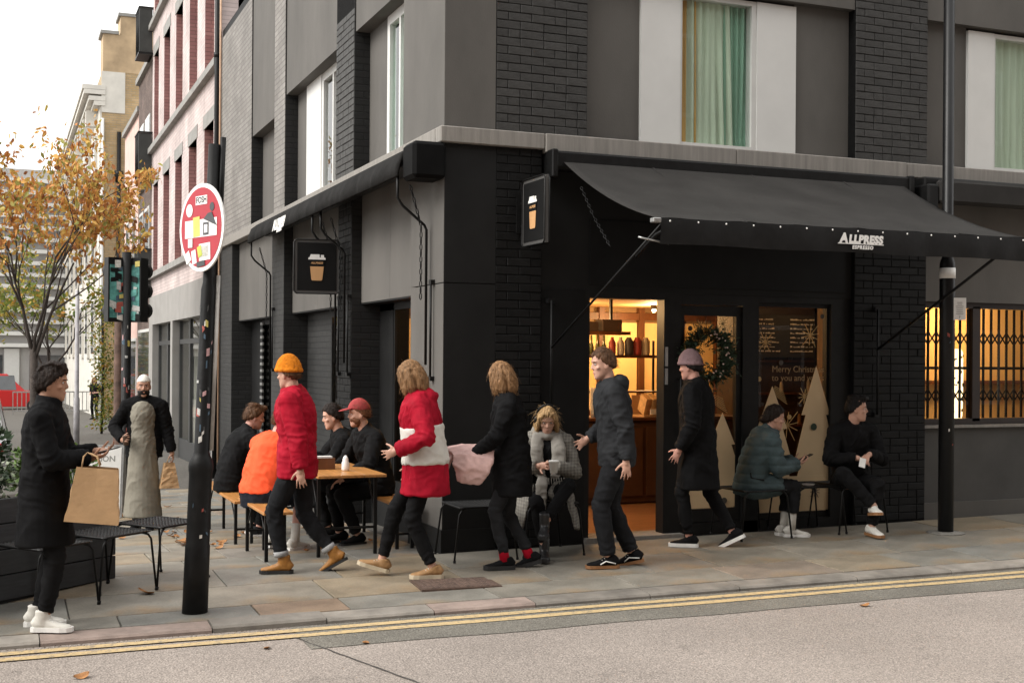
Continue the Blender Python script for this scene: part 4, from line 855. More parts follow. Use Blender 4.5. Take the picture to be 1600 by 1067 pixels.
# ------------------------------------------------------------------ planter with plants
pd_ = Vector((.765, .644, 0)); pn_ = Vector((-.644, .765, 0)); PL = Vector((-2.70, -.10, 0))
pt = thing('planter', 'long charcoal boarded planter box full of leafy plants', 'planter', (PL.x, PL.y, gz(PL.x, PL.y)), math.atan2(pd_.y, pd_.x))
PLM = mat('charcoal_boards', (.028,.03,.032), .55, .3, 5, .1, 40, stretch=(1,4,8))
for k in range(4):
    z0 = .0+k*.18
    MB().bbox(-2.6, 0, 0, .028, z0+.004, z0+.176, .004).build('board', PLM, pt); MB().bbox(-.028, 0, .03, .62, z0+.004, z0+.176, .004).build('board', PLM, pt)
MB().box(-2.58, -.03, .03, .6, -.15, .62).build('core', BLACKM, pt)
MB().box(-2.6, -.03, .03, .6, .6, .66).build('soil', mat('soil', (.03,.022,.016), .95, .3, 20, .5, 40), pt)
LG = [mat('leaf_green', (.10,.17,.035), .6, .25, 9, island=.5), mat('leaf_grey', (.24,.27,.19), .7, .2, 9, island=.35), mat('leaf_dark', (.035,.065,.03), .6, .3, 9, island=.5), mat('leaf_plum', (.07,.03,.06), .6, .3, 9, island=.5)]
def leaves(mb, c, n, rad, size, r, up=.5):
    for _ in range(n):
        d = Vector((r.gauss(0,1), r.gauss(0,1), r.gauss(0,1)+up)); d.normalize(); p = c+Vector((d.x*rad[0], d.y*rad[1], d.z*rad[2]))*(r.random()**.45)
        t_ = (d+Vector((r.gauss(0,.5), r.gauss(0,.5), r.gauss(0,.4)))).normalized(); s_ = t_.orthogonal(); s_.rotate(Matrix.Rotation(r.uniform(0,6.28), 3, t_)); s_.normalize(); L_ = size*r.uniform(.6, 1.3); nn = t_.cross(s_)
        mb.add([p, p+t_*L_*.45+s_*L_*.28-nn*L_*.05, p+t_*L_-nn*L_*.15, p+t_*L_*.45-s_*L_*.28-nn*L_*.05], [(0,1,2,3)])
rp = random.Random(11)
names = [('bright_leafy_plant','bright green leafy plant'), ('silver_plant','silvery grey leaved plant'), ('dark_leafy_plant','dark green leafy plant'), ('plum_plant','plum coloured leafy plant')]
for k in range(12):
    kk = (0,1,0,1,2,0,3,0,2,0,1,2)[k]; lx = -.22-k*.2; ly = .2+.2*(k % 2); c0 = Vector((lx, ly, .66)); wp = pt.matrix_basis @ c0
    t = thing(names[kk][0], names[kk][1]+' growing in the charcoal planter', 'plant', wp, pt.rotation_euler.z, 'plants in the planter')
    hgt = rp.uniform(.25, .42)*(1.25 if k > 3 else 1); mb = MB(); leaves(mb, Vector((0,0,hgt*.55)), 420, (.17, .17, hgt*.6), .055 if kk != 1 else .04, rp); mb.build('foliage', LG[kk], t)
    st = MB()
    for q in range(7): st.tube([(0,0,-.05), (rp.uniform(-.06,.06), rp.uniform(-.06,.06), hgt*.4), (rp.uniform(-.14,.14), rp.uniform(-.14,.14), hgt*rp.uniform(.7,1.1))], [.006,.004,.002], 5)
    st.build('stem', LG[2], t)
# ------------------------------------------------------------------ wire stools and chairs
PERF = mat('woven_black_seat', (.02,.02,.02), .45, .4, 90, .5, 200)
def make_stool(back=False):
    t = thing('wire_chair' if back else 'wire_stool', None, 'chair' if back else 'stool')
    mb = MB(); n = 14; hw = .23; v = []                 # dished, perforated seat: a lattice of bars
    for k in range(n+1):
        q = -hw+2*hw*k/n; dz = lambda a, b: .448-.018*(1-(a/hw)**2)*(1-(b/hw)**2)
        mb.tube([(q, -hw+2*hw*i/6, dz(q, -hw+2*hw*i/6)) for i in range(7)], .0055, 4, sm=False); mb.tube([(-hw+2*hw*i/6, q, dz(-hw+2*hw*i/6, q)+.001) for i in range(7)], .0055, 4, sm=False)
    mb.build('seat', PERF, t)
    rim = [(-hw+.03,-hw), (hw-.03,-hw), (hw,-hw+.03), (hw,hw-.03), (hw-.03,hw), (-hw+.03,hw), (-hw,hw-.03), (-hw,-hw+.03), (-hw+.03,-hw)]
    MB().tube([(a, b, .447) for a, b in rim], .009, 6, cap=False).build('seat_rim', BLACKM, t)
    for sx in (-1, 1):
        for sy in (-1, 1): l_ = MB().tube([(sx*(hw-.07), sy*(hw-.02), .443), (sx*(hw-.02), sy*(hw-.005), .425), (sx*(hw+.005), sy*hw, .39), (sx*(hw+.05), sy*(hw+.015), .012)], .0085, 7).build('leg', BLACKM, t); MB().lathe((sx*(hw+.05), sy*(hw+.015), 0), [(.012,0), (.013,.02)], 8).build('foot_cap', BLACKM, l_)
    if back:
        b = MB(); b.tube([(-hw+.02, hw, .44), (-hw, hw+.05, .7), (-hw+.06, hw+.08, .80), (hw-.06, hw+.08, .80), (hw, hw+.05, .7), (hw-.02, hw, .44)], .009, 7)
        for k in range(6): b.tube([(-hw+.02, hw+.02+.011*k, .52+.048*k), (hw-.02, hw+.02+.011*k, .52+.048*k)], .006, 5)
        b.build('backrest', BLACKM, t)
    return t
st0 = make_stool(); ch0 = make_stool(True); first = {id(st0): True, id(ch0): True}
def put(src, x, y, rz, label):
    o = src if first[id(src)] else copy_tree(src); first[id(src)] = False
    if not src.parent: pass
    o.location = (x, y, gz(x, y)+.002); o.rotation_euler = (math.atan(gz(x,y+.2)-gz(x,y-.2))/.4*.4, 0, rz); o['label'] = label; o['group'] = 'black wire stools and chairs outside the cafe'; return o
pa = math.atan2(pd_.y, pd_.x)
put(st0, -3.26, -1.0, pa, 'black wire stool in front of the planter behind the man in the long coat')
put(st0, -2.83, -.66, pa, 'black wire stool in the middle of the row beside the planter')
put(st0, -2.40, -.32, pa, 'black wire stool at the planter end, nearest the leaning post')
put(st0, .21, -.28, 0, 'empty black wire stool against the corner pier')
put(st0, 2.97, -.24, .05, 'black wire stool the woman in the teal coat sits on')
put(st0, 3.62, -.20, -.05, 'black wire stool holding a white ashtray')
put(ch0, .82, -.30, 0, 'black wire chair the woman with headphones sits on')
put(st0, 4.04, -.27, .0, 'black wire stool the man in black sits on by the brick pier')
# ------------------------------------------------------------------ beer table and benches
TBL = mat('varnished_table_wood', (.42,.19,.055), .35, .3, 5, .1, 40, stretch=(7,.7,7), detail=7)
def trestle(name, label, cat, x0, x1, y0, y1, h, legs):
    gx, gy = (x0+x1)/2, (y0+y1)/2; t = thing(name, label, cat, (gx, gy, gz(gx, gy)))
    np_ = 3 if x1-x0 > .4 else 2; wd = (x1-x0)/np_
    zt = lambda yy: 0
    for k in range(np_): MB().bbox(x0-gx+k*wd+.001, x0-gx+(k+1)*wd-.001, y0-gy, y1-gy, h-.026, h, .004).build('plank', TBL, t)
    for ly in legs:
        for lx in (x0+.05, x1-.05): MB().box(lx-gx-.014, lx-gx+.014, ly-gy-.014, ly-gy+.014, gz(lx, ly)-gz(gx, gy)+.001, h-.027).build('leg', BLACKM, t)
        MB().box(x0-gx+.064, x1-gx-.064, ly-gy-.01, ly-gy+.01, h*.35, h*.35+.02).build('crossbar', BLACKM, t)
        s_ = 1 if ly < gy else -1
        for lx in (x0+.05, x1-.05): MB().tube([(lx-gx, ly-gy, h*.5), (lx-gx, ly-gy+s_*.25, h-.03)], .007, 6).build('brace', BLACKM, t)
    return t
trestle('trestle_table', 'orange varnished trestle table with black legs beside the side street front', 'table', -1.06, -.46, .12, 2.1, .74, (.3, 1.9))
trestle('trestle_bench', 'orange wooden bench under the person in the orange top', 'bench', -1.52, -1.27, .10, 1.30, .445, (.23, 1.1))
trestle('trestle_bench', 'orange wooden bench under the brown haired man, farther down the side street', 'bench', -1.52, -1.27, 1.5, 3.5, .46, (1.7, 3.3))
trestle('trestle_bench', 'orange wooden bench along the wall under the man in the red cap', 'bench', -.30, -.06, .35, 2.3, .445, (.5, 2.1))
tz = gz(-.76, 1.11)+.741
o = MB().lathe((0,0,0), [(.03,0), (.036,.015), (.034,.07), (.026,.085), (.026,.1), (.02,.118), (.006,.135)], 14).build('sugar_pourer', mat('sugar_glass', (.75,.73,.7), .25, .1, 20)); o.location = (-.72, .52, tz); tag(o, 'white glass sugar pourer on the trestle table', 'sugar pourer')
hd = thing('menu_holder', 'brown wooden condiment box on the trestle table', 'box', (-.86, .75, tz)); MB().box(-.09, .09, -.06, -.045, 0, .10).box(-.09, .09, .045, .06, 0, .10).box(-.09, -.075, -.045, .045, 0, .10).box(.075, .09, -.045, .045, 0, .10).box(-.08, .08, -.05, .05, 0, .01).build('crate', WOODD, hd); MB().box(-.07, .07, -.035, .035, .01, .115).build('napkins', WHITEI, hd)
az = gz(3.62, -.2)+.448; o = MB().lathe((0,0,0), [(.03,0), (.05,.004), (.062,.018), (.058,.018), (.045,.008), (.01,.006)], 18).build('ashtray', WHITEI); o.location = (3.60, -.25, az-.004); tag(o, 'white saucer ashtray on the wire stool between the two sitters', 'ashtray')
# ------------------------------------------------------------------ buildings down the side street
PINK = brick_mat('pink_painted_brick', (.45,.375,.36), (.52,.435,.415), (.38,.32,.305), rough=.7, bump=.5)
PINKR = brick_mat('red_painted_brick', (.33,.15,.14), (.40,.20,.18), (.24,.12,.11), axis='R')
LINT = mat('grey_lintel', (.24,.235,.22), .8, .15, 3, .1, 80)
DGLASS = mat('dark_window_glass', (.05,.055,.06), .06, .3, 2, spec=.9)
pk = thing('pink_brick_building', 'pink painted brick building with grey sills and tall sash windows', 'building', (0, 11.95, 0))
def pbx(par, oy, name, m, y0, y1, x0, x1, z0, z1): return MB().box(x0, x1, y0-oy, y1-oy, z0, z1).build(name, m, par)
PY = 11.95; WY = [(12.75, 13.85), (14.85, 15.95), (17.0, 18.1), (19.15, 20.25), (21.35, 22.3)]
edges = [12.0]+[q for w_ in WY for q in w_]+[22.7]
for i in range(0, len(edges), 2): pbx(pk, PY, 'wall_pier', PINK, edges[i], edges[i+1], 0, .5, 3.16, 12.2)
for (a, b) in WY:
    for z0, z1, zl in ((3.16, 3.72, 0), (5.95, 6.9, 0), (9.2, 10.0, 0), (12.0, 12.2, 0)): pbx(pk, PY, 'wall_spandrel', PINK, a, b, .002, .5, z0, z1)
    for z0, z1 in ((3.72, 5.95), (6.9, 9.2), (10.0, 12.0)):
        pbx(pk, PY, 'window_reveal', PINKR, b-.004, b+.0, -.001, .3, z0, z1); pbx(pk, PY, 'lintel', LINT, a-.12, b+.12, -.012, .28, z1, z1+.26)
        wd = MB().box(.2, .26, a-PY, a-PY+.06, z0, z1).box(.2, .26, b-PY-.065, b-PY-.005, z0, z1).box(.2, .26, a-PY+.06, b-PY-.065, z0, z0+.07).box(.2, .26, a-PY+.06, b-PY-.065, z1-.07, z1).box(.19, .26, a-PY+.06, b-PY-.065, (z0+z1)/2-.03, (z0+z1)/2+.03).build('window', mat('grey_sash', (.2,.2,.19), .6, .1), pk)
        MB().box(.23, .24, a-PY+.06, b-PY-.065, z0+.07, z1-.07).build('pane', DGLASS, wd)
for z in (3.6, 6.78, 9.9): pbx(pk, PY, 'sill_band', LINT, 12.0, 22.7, -.12, .1, z, z+.13)
SHOPG = mat('grey_shop_fascia', (.26,.25,.235), .75, .1, 2); pbx(pk, PY, 'shop_fascia', SHOPG, 12.0, 22.7, -.05, .3, 2.46, 3.16)
for a, b in ((12.0, 12.5), (18.0, 18.35), (21.9, 22.7)): pbx(pk, PY, 'shop_pilaster', SHOPG, a, b, -.05, .4, -1, 2.46)
for a, b in ((12.5, 14.6), (14.6, 16.4), (16.4, 18.0), (18.35, 20.1), (20.1, 21.9)):
    wd = MB().box(.1, .18, a-PY, a-PY+.09, -1, 2.46).box(.1, .18, b-PY-.09, b-PY, -1, 2.46).box(.1, .18, a-PY+.09, b-PY-.09, -1, -.1).box(.1, .18, a-PY+.09, b-PY-.09, 1.95, 2.05).build('shop_window', mat('charcoal_frame', (.035,.036,.036), .5, .1), pk)
    MB().box(.13, .14, a-PY+.09, b-PY-.09, -.1, 1.95).box(.13, .14, a-PY+.09, b-PY-.09, 2.05, 2.46).build('pane', GLASS, wd)
MB().box(.9, 1.0, .1, 10.7, -1, 2.5).build('shop_back', mat('shop_interior', (.32,.30,.26), .8, .3, 1.2), pk); MB().box(.14, 1, .1, 10.7, -.5, -.45).build('shop_floor', mat('shop_floor', (.3,.28,.25), .6), pk)
MB().box(.3, .4, .05, 10.75, 3.1, 12.2).build('inner_wall', BLACKP, pk)
pipe = MB().tube([(-.06, 11.98, -.6), (-.06, 11.98, 12)], .05, 10); 
for z in (1.5, 4.2, 6.9): pipe.tube([(-.06, 11.98, z), (-.06, 11.98, z+.08)], .062, 10)
tag(pipe.build('drainpipe', BLACKM), 'black drainpipe running up between the black and pink buildings', 'drainpipe')
pi2 = MB().tube([(-.03, 11.84, -.6), (-.03, 11.84, 12)], .018, 8).build('cable_conduit', mat('copper_pipe', (.45,.29,.19), .6, .2, 4)); tag(pi2, 'thin tan conduit beside the black drainpipe', 'pipe')
for k, z in enumerate((3.2, 6.15, 9.3)):
    t = thing('window_box_frame', ('lowest', 'middle', 'topmost')[k]+' dark projecting metal cage on the end of the pink building', 'balcony', (0, 22.6, z), 0, 'metal cages on the pink building')
    MB().box(-.34, -.02, 0, .06, .06, 1.15).build('panel', mat('dark_cage', (.035,.037,.035), .6, .2), t)
    MB().box(-.36, 0, -.02, .9, 0, .05).build('floor_plate', BLACKM, t)
    for q in range(5): MB().tube([(-.34, .1+.18*q, .03), (-.34, .1+.18*q, 1.18)], .012, 5).build('bar', BLACKM, t)
    MB().box(-.36, 0, -.02, .9, 1.17, 1.2).build('top_rail', BLACKM, t)
def terrace(name, label, y0, y1, x0, h, m, wins, extra=None, wm=DGLASS):
    t = thing(name, label, 'building', (x0, y0, 0)); D = y1-y0
    MB().box(0, 7, 0, D, -2, h).build('wall', m, t); MB().box(-.1, 7, -.0, D, h, h+.15).build('coping', LINT, t)
    for (a, b, z0, z1) in wins:
        w_ = MB().box(-.03, .02, a, b, z0, z1).build('window', FRAMEW, t); MB().box(-.034, .0, a+.08, b-.08, z0+.08, z1-.08).build('pane', wm, w_); MB().box(-.1, .05, a-.08, b+.08, z0-.12, z0).build('sill', LINT, w_)
    return t
terrace('dark_brick_building', 'narrow dark brown brick building beyond the pink one', 22.75, 26.6, .05, 9.3, brick_mat('brown_brick', (.10,.07,.06), (.14,.10,.085), (.08,.065,.055)), [(.8, 1.9, 3.8, 5.6), (2.3, 3.3, 3.8, 5.6), (.8, 1.9, 6.3, 8), (2.3, 3.3, 6.3, 8), (.5, 3.4, -.5, 2.4)])
terrace('pale_pink_building', 'low pale pink rendered building with a sloping parapet', 26.6, 31.4, .1, 8.6, mat('pale_pink_render', (.58,.40,.35), .8, .1, 2, .1, 60), [(1, 2, 4, 5.8), (3, 4, 4, 5.8), (.6, 4.2, -.6, 2.2)])
yb = thing('yellow_brick_building', 'tall yellow stock brick building with white cornice and stepped gable', 'building', (.42, 46, -.58)); yb.scale = (1.347,)*3
YB = brick_mat('yellow_stock_brick', (.34,.24,.12), (.42,.30,.17), (.30,.25,.17), axis='R'); YBL = mat('white_stucco', (.55,.53,.48), .8, .12, 2, .1, 40)
MB().box(0, 3.0, 0, 24, -2, 10.7).build('gable_wall', YB, yb); MB().box(-.06, 0, .02, 24, -2, 9.6).build('stucco_front', YBL, yb)
MB().box(.02, 3.0, -.01, 1, 10.7, 11.9).box(.55, 3.0, -.01, 1, 11.9, 12.5).build('gable_parapet', mat('tan_render', (.42,.31,.19), .85, .3, 1.2, .1, 40), yb); MB().box(-.06, .5, -.06, 1.05, 11.9, 12.0).box(.48, 3.05, -.06, 1.05, 12.5, 12.6).build('coping', LINT, yb)
MB().box(-.02, .7, -.02, 0, 9.4, 10.7).build('white_quoin', YBL, yb)
cnx = MB()
for z, p_ in ((9.6, .25), (9.75, .4), (9.95, .55), (10.1, .6)): cnx.box(-p_, .1, -.05, 24, z, z+.14)
cnx.build('cornice', YBL, yb)
for k in range(14): MB().box(-.42, -.06, 1+k*1.6, 1.3+k*1.6, 9.1, 9.6).build('cornice_bracket', YBL, yb)
for k in range(7):
    for z in (1.6, 4.2, 6.8): w_ = MB().box(-.14, -.06, 1+k*3.2, 2.4+k*3.2, z, z+2).build('window', YBL, yb); MB().box(-.15, -.1, 1.15+k*3.2, 2.25+k*3.2, z+.15, z+1.8).build('pane', DGLASS, w_)
MB().tube([(.52, -.06, -1), (.52, -.06, 8.8)], .06, 8).lathe((.52,-.06,7.2), [(.1,0), (.14,.25), (.14,.35)], 8).build('soil_pipe', BLACKM, yb)
MB().tube([(.02, -.05, -1), (.02, -.05, 9.2)], .05, 8).build('white_pipe', WHITEP, yb)
# ivy climbing at its foot
iv = thing('ivy', 'green and amber ivy climbing the wall foot down the street', 'ivy', (-.62, 30.5, gz(-.6, 30.5)))
mb = MB(); rv = random.Random(4)
for k in range(26): leaves(mb, Vector((rv.uniform(-.2,.25), rv.uniform(-.2,.3), .3+k*.14)), 70, (.32, .3, .25), .10, rv, 0)
def leafmat(name, ramp, rough=.6, tr=.25):
    m = bpy.data.materials.new(name); m.use_nodes = True; t = m.node_tree; L = t.links; p = t.nodes['Principled BSDF']; g = nd(t, 'ShaderNodeNewGeometry'); c_ = nd(t, 'ShaderNodeValToRGB'); e = c_.color_ramp
    while len(e.elements) < len(ramp): e.elements.new(.5)
    for el, (q, cc) in zip(e.elements, ramp): el.position = q; el.color = c4(cc)
    L.new(g.outputs['Random Per Island'], c_.inputs[0]); L.new(c_.outputs[0], p.inputs['Base Color']); p.inputs['Roughness'].default_value = rough; p.inputs['Specular IOR Level'].default_value = .3
    tl = nd(t, 'ShaderNodeBsdfTranslucent'); L.new(c_.outputs[0], tl.inputs[0]); ms = nd(t, 'ShaderNodeMixShader'); ms.inputs[0].default_value = tr; L.new(p.outputs[0], ms.inputs[1]); L.new(tl.outputs[0], ms.inputs[2]); L.new(ms.outputs[0], t.nodes['Material Output'].inputs[0]); return m
IVY = leafmat('ivy_leaf', [(0,(.06,.10,.02)), (.5,(.12,.16,.03)), (.75,(.28,.22,.03)), (1,(.34,.16,.02))]); mb.build('foliage', IVY, iv); MB().tube([(0,0,-.2), (.05,.1,2), (0,.1,4)], .04, 6).build('stem', BLACKM, iv)
# pale slatted block closing the view and its shop front
fb = thing('slatted_building', 'pale grey modern block with horizontal white slats closing the street', 'building', (-16, 76, 0))
MB().box(-22, 24, 0, 8, -3, 13.6).build('wall', mat('pale_concrete', (.34,.33,.32), .8, .1, .6), fb)
for k in range(15): MB().box(-22, 16.4, -.5, -.02, 2.2+k*.75, 2.2+k*.75+.24).build('slat', mat('white_slat', (.6,.6,.58), .6, .05), fb)
for k in range(10): MB().box(-21+k*4.4, -18.2+k*4.4, -.06, -.01, -1.2, 1.7).build('shop_pane', DGLASS, fb); MB().box(-18.1+k*4.4, -17.2+k*4.4, -.2, -.01, -1.6, 2.1).build('shop_pier', FRAMEW, fb)
for k in range(4): MB().box(17.4, 18.8, -.06, -.01, 3+k*2.6, 4.7+k*2.6).build('window', DGLASS, fb)
# ------------------------------------------------------------------ vehicles
def vehicle(name, label, x, y, rz, L_, W_, H_, paint):
    t = thing(name, label, 'car', (x, y, gz(x, y)-.08), rz); h = L_/2; hood = .52*H_
    body = [(-h,.32), (-h+.05,.25), (h-.05,.25), (h,.34), (h-.02,hood-.06), (h-.12,hood), (h*.5,hood+.05), (-h+.08,hood+.1), (-h,hood)]
    bm_ = MB()
    def prof(poly, w0, w1, m, nm):
        mb = MB(); k = len(poly); v = []
        for s_, ww in ((-1, .92), (-1, 1), (1, 1), (1, .92)):
            f_ = 1 if ww == 1 else .97; off = W_/2*s_*(1 if ww == .92 else .94)
            cx = sum(p[0] for p in poly)/k; cz = sum(p[1] for p in poly)/k
            v += [(cx+(p[0]-cx)*f_, off*(w0+(w1-w0)*max(0, (p[1]-hood)/max(.01, H_-hood))), cz+(p[1]-cz)*f_) for p in poly]
        f = [tuple(range(k))[::-1], tuple(3*k+i for i in range(k))]
        for q in range(3): f += [(q*k+i, q*k+(i+1) % k, (q+1)*k+(i+1) % k, (q+1)*k+i) for i in range(k)]
        return mb.add(v, f).build(nm, m, t)
    prof(body, 1, 1, paint, 'body'); prof([(-h+.12,hood+.08), (h*.48,hood+.03), (h*.12,H_), (-h*.72,H_)], .97, .80, paint, 'cabin')
    for s_ in (-1, 1):
        for a, b in ((-h*.70, -h*.18), (-h*.14, h*.26)):
            MB().add([(a, s_*W_*.483, hood+.12), (b+.1, s_*W_*.483, hood+.1), (b, s_*W_*.415, H_-.1), (a+.08, s_*W_*.415, H_-.1)], [(0,1,2,3)]).build('side_window', DGLASS, t)
        for wx in (-h*.62, h*.62):
            wh = MB().tube([(wx, s_*(W_/2-.2), .31), (wx, s_*(W_/2+.005), .31)], .31, 20, sm=False).build('wheel', mat('tyre', (.02,.02,.02), .8), t); MB().tube([(wx, s_*(W_/2), .31), (wx, s_*(W_/2+.012), .31)], .19, 16, sm=False).build('rim', STEEL, wh)
        MB().ell((h-.03, s_*W_*.36, hood-.1), (.05,.16,.07)).build('headlight', WHITEI, t); MB().ell((-h+.02, s_*W_*.40, hood-.06), (.04,.1,.09)).build('tail_light', RED, t)
    MB().add([(h*.455, -W_*.43, hood+.08), (h*.455, W_*.43, hood+.08), (h*.15, W_*.36, H_-.05), (h*.15, -W_*.36, H_-.05)], [(0,1,2,3)]).build('windscreen', DGLASS, t)
    return t
vehicle('parked_car', 'silver grey car parked behind the planter', -4.25, 14.6, R_(90), 4.2, 1.78, 1.5, mat('silver_paint', (.36,.36,.36), .25, .1, 3, metal=.6))
vehicle('passing_car', 'red car crossing at the end of the street', -3.5, 63, 0, 5.2, 1.9, 2.0, mat('red_car_paint', (.45,.02,.02), .25, .05, 3))
rl = thing('railing', 'grey metal pedestrian railing at the end of the street', 'railing', (-1.0, 52, gz(-1.0, 52)))
MB().box(-2, 2, -.03, .03, 1.0, 1.06).box(-2, 2, -.03, .03, .12, .18).build('rail', STEEL, rl)
for k in range(21): MB().box(-2+k*.19, -1.96+k*.19, -.02, .02, 0 if k % 10 == 0 else .18, 1.0).build('bar', STEEL, rl)
# ------------------------------------------------------------------ trees
BARK = mat('dark_bark', (.05,.04,.034), .9, .35, 9, .5, 40)
AUT = leafmat('autumn_leaf', [(0,(.26,.10,.04)), (.2,(.52,.22,.06)), (.45,(.60,.30,.08)), (.7,(.62,.40,.10)), (.88,(.46,.38,.10)), (1,(.26,.28,.08))])
GRN = leafmat('turning_leaf', [(0,(.10,.15,.03)), (.5,(.20,.24,.05)), (.8,(.38,.30,.05)), (1,(.42,.2,.04))])
def tree(name, label, x, y, h, r0, fork, spread, nleaf, lm, seed, lsz, up=.75, depth=4):
    r = random.Random(seed); t = thing(name, label, 'tree', (x, y, gz(x, y))); wood = MB(); tips = []
    tr = [Vector((0,0,-.2)), Vector((.03,0,fork*.5)), Vector((0,.02,fork))]; wood.tube(tr, [r0*1.15, r0, r0*.85], 10)
    def grow(p, d, L_, rad, k):
        pts = [p]; q = p; dd = d.copy(); n = 4
        for i in range(n):
            dd = (dd+Vector((r.gauss(0,.14), r.gauss(0,.14), r.gauss(.03,.1)))).normalized(); q = q+dd*L_/n; pts.append(q)
            if k <= 1 or (k == 2 and i > 0): tips.append((q, dd))
        wood.tube(pts, [rad*(1-.55*i/n) for i in range(n+1)], 7 if k > 2 else 5)
        if k > 0:
            for j in range(r.choice((2, 3, 3))):
                a = r.uniform(.35, .85); ax = dd.orthogonal(); ax.rotate(Matrix.Rotation(r.uniform(0,6.28), 3, dd)); nd_ = dd.copy(); nd_.rotate(Matrix.Rotation(a, 3, ax)); nd_.z = nd_.z*up+.22
                grow(pts[r.choice((2, 3, 4))], nd_.normalized(), L_*r.uniform(.58, .8), rad*.5, k-1)
    n0 = 5
    for j in range(n0):
        a = 6.283*j/n0+r.uniform(-.4,.4); e = r.uniform(.4, .95); d = Vector((math.cos(a)*e*spread, math.sin(a)*e*spread, 1)).normalized()
        grow(tr[-1]-Vector((0,0,r.uniform(0,.5)*fork*.3)), d, (h-fork)*r.uniform(.42,.52), r0*.42, depth)
    wood.build('trunk', BARK, t); lf = MB()
    for _ in range(nleaf):
        p, d = r.choice(tips); p = p+Vector((r.gauss(0,.07), r.gauss(0,.07), r.gauss(-.02,.07)))
        t_ = Vector((r.gauss(0,.8), r.gauss(0,.8), r.gauss(-.5,.6))).normalized(); s_ = t_.orthogonal(); s_.rotate(Matrix.Rotation(r.uniform(0,6.28), 3, t_)); s_.normalize(); L_ = lsz*r.uniform(.6,1.3); nn = t_.cross(s_)
        lf.add([p, p+t_*L_*.3+s_*L_*.24+nn*L_*.06, p+t_*L_*.65+s_*L_*.2+nn*L_*.06, p+t_*L_, p+t_*L_*.65-s_*L_*.2+nn*L_*.06, p+t_*L_*.3-s_*L_*.24+nn*L_*.06], [(0,1,2,3), (0,3,4,5)])
    lf.build('crown', lm, t); return t
tree('autumn_tree', 'young street tree with sparse orange autumn leaves', -3.0, 13.2, 6.2, .105, 2.3, .62, 4600, AUT, 5, .14).scale = (.74, .74, 1)
tree('turning_tree', 'small green and yellow tree behind the orange one', -2.3, 27, 5.2, .09, 1.9, .8, 1500, GRN, 8, .15)
tree('turning_tree', 'yellowing green tree by the far shop front', -5.5, 34, 6.0, .1, 2.0, .9, 1700, GRN, 12, .17)
# ------------------------------------------------------------------ terrace across the road (behind the viewer): it shades the cafe front and shows in the glass
ob = brick_mat('opposite_brick', (.16,.10,.075), (.20,.13,.10), (.15,.13,.11), axis='R')
for k, (x0, x1, h) in enumerate(((-24, -9, 11), (-8.98, 6, 15), (6.02, 24, 14))):
    t = thing('terrace_building', ('low brown brick terrace house across the road', 'tall brown brick terrace house across the road facing the cafe', 'wide brown brick terrace house across the road')[k], 'building', ((x0+x1)/2, -14.5, 0)); hw = (x1-x0)/2
    MB().box(-hw, hw, -6, 0, -1, h).build('wall', ob, t); MB().box(-hw, hw, -.05, .12, h-.3, h+.1).build('cornice', STONE, t)
    for i in range(int(hw*2/3)):
        for z in (.6, 4.2, 7.2, 10.2):
            if z+1.9 < h: w_ = MB().box(-hw+.8+i*3, -hw+2.1+i*3, 0, .05, z, z+1.9).build('window', FRAMEW, t); MB().box(-hw+.9+i*3, -hw+2.0+i*3, .02, .055, z+.1, z+1.8).build('pane', DGLASS, w_)
# ------------------------------------------------------------------ people
def V(*a): return Vector(a)
SKIN = {k: mat('skin_'+k, c_, .5, .08, 14, .08, 120, spec=.35) for k, c_ in dict(fair=(.52,.30,.22), tan=(.36,.19,.12), rosy=(.52,.27,.21), olive=(.40,.22,.15)).items()}
EYEW = mat('eye_white', (.6,.57,.54), .3, .02); IRIS = mat('iris', (.03,.02,.015), .2, .1); LIP = mat('lip', (.36,.17,.14), .5, .1)
def cloth(name, c_, rough=.85, bump=.25, bs=220, var=.22, scale=7, sheen=.0, **k): return mat(name, c_, rough, var, scale, bump, bs, sheen=sheen, spec=.1, **k)
def hairm(name, c_): return mat(name, c_, .55, .5, 60, .6, 130, stretch=(1,1,.12), spec=.2)
def ik(a, t, l1, l2, hint):
    d = t-a; L = min(d.length, (l1+l2)*.995); u = d.normalized(); h = Vector(hint); h = h-u*h.dot(u); h = h.normalized() if h.length > 1e-5 else u.orthogonal()
    q = (l1*l1-l2*l2+L*L)/(2*L); s = math.sqrt(max(0, l1*l1-q*q)); return a+u*q+h*s, a+u*L
def shell(mb, c, rot, f, rad=(.077,.096,.120), n=40, m=28, off=(0,0,0)):
    v = []; fc = []
    for i in range(m+1):
        th_ = math.pi*min(max(i/m, .012), .988)
        for k in range(n):
            ph = 2*math.pi*k/n; d = V(math.sin(th_)*math.cos(ph), math.sin(th_)*math.sin(ph), math.cos(th_)); q = f(d)
            v.append(Vector(c)+rot @ V(d.x*rad[0]*q+off[0], d.y*rad[1]*q+off[1], d.z*rad[2]*q+off[2]))
    for i in range(m):
        for k in range(n): k2 = (k+1) % n; fc.append((i*n+k, (i+1)*n+k, (i+1)*n+k2, i*n+k2))
    fc.append(tuple(range(n))); fc.append(tuple(m*n+k for k in range(n))[::-1]); mb.add(v, fc, 0, True)
ss = lambda x, a, b: (lambda t: t*t*(3-2*t))(min(1, max(0, (x-a)/(b-a))))
def hair_region(d, front=.6, side=-.12, back=-.5): return d.z-(side+(front-side)*max(0, d.y)**.75+(back-side)*max(0, -d.y))
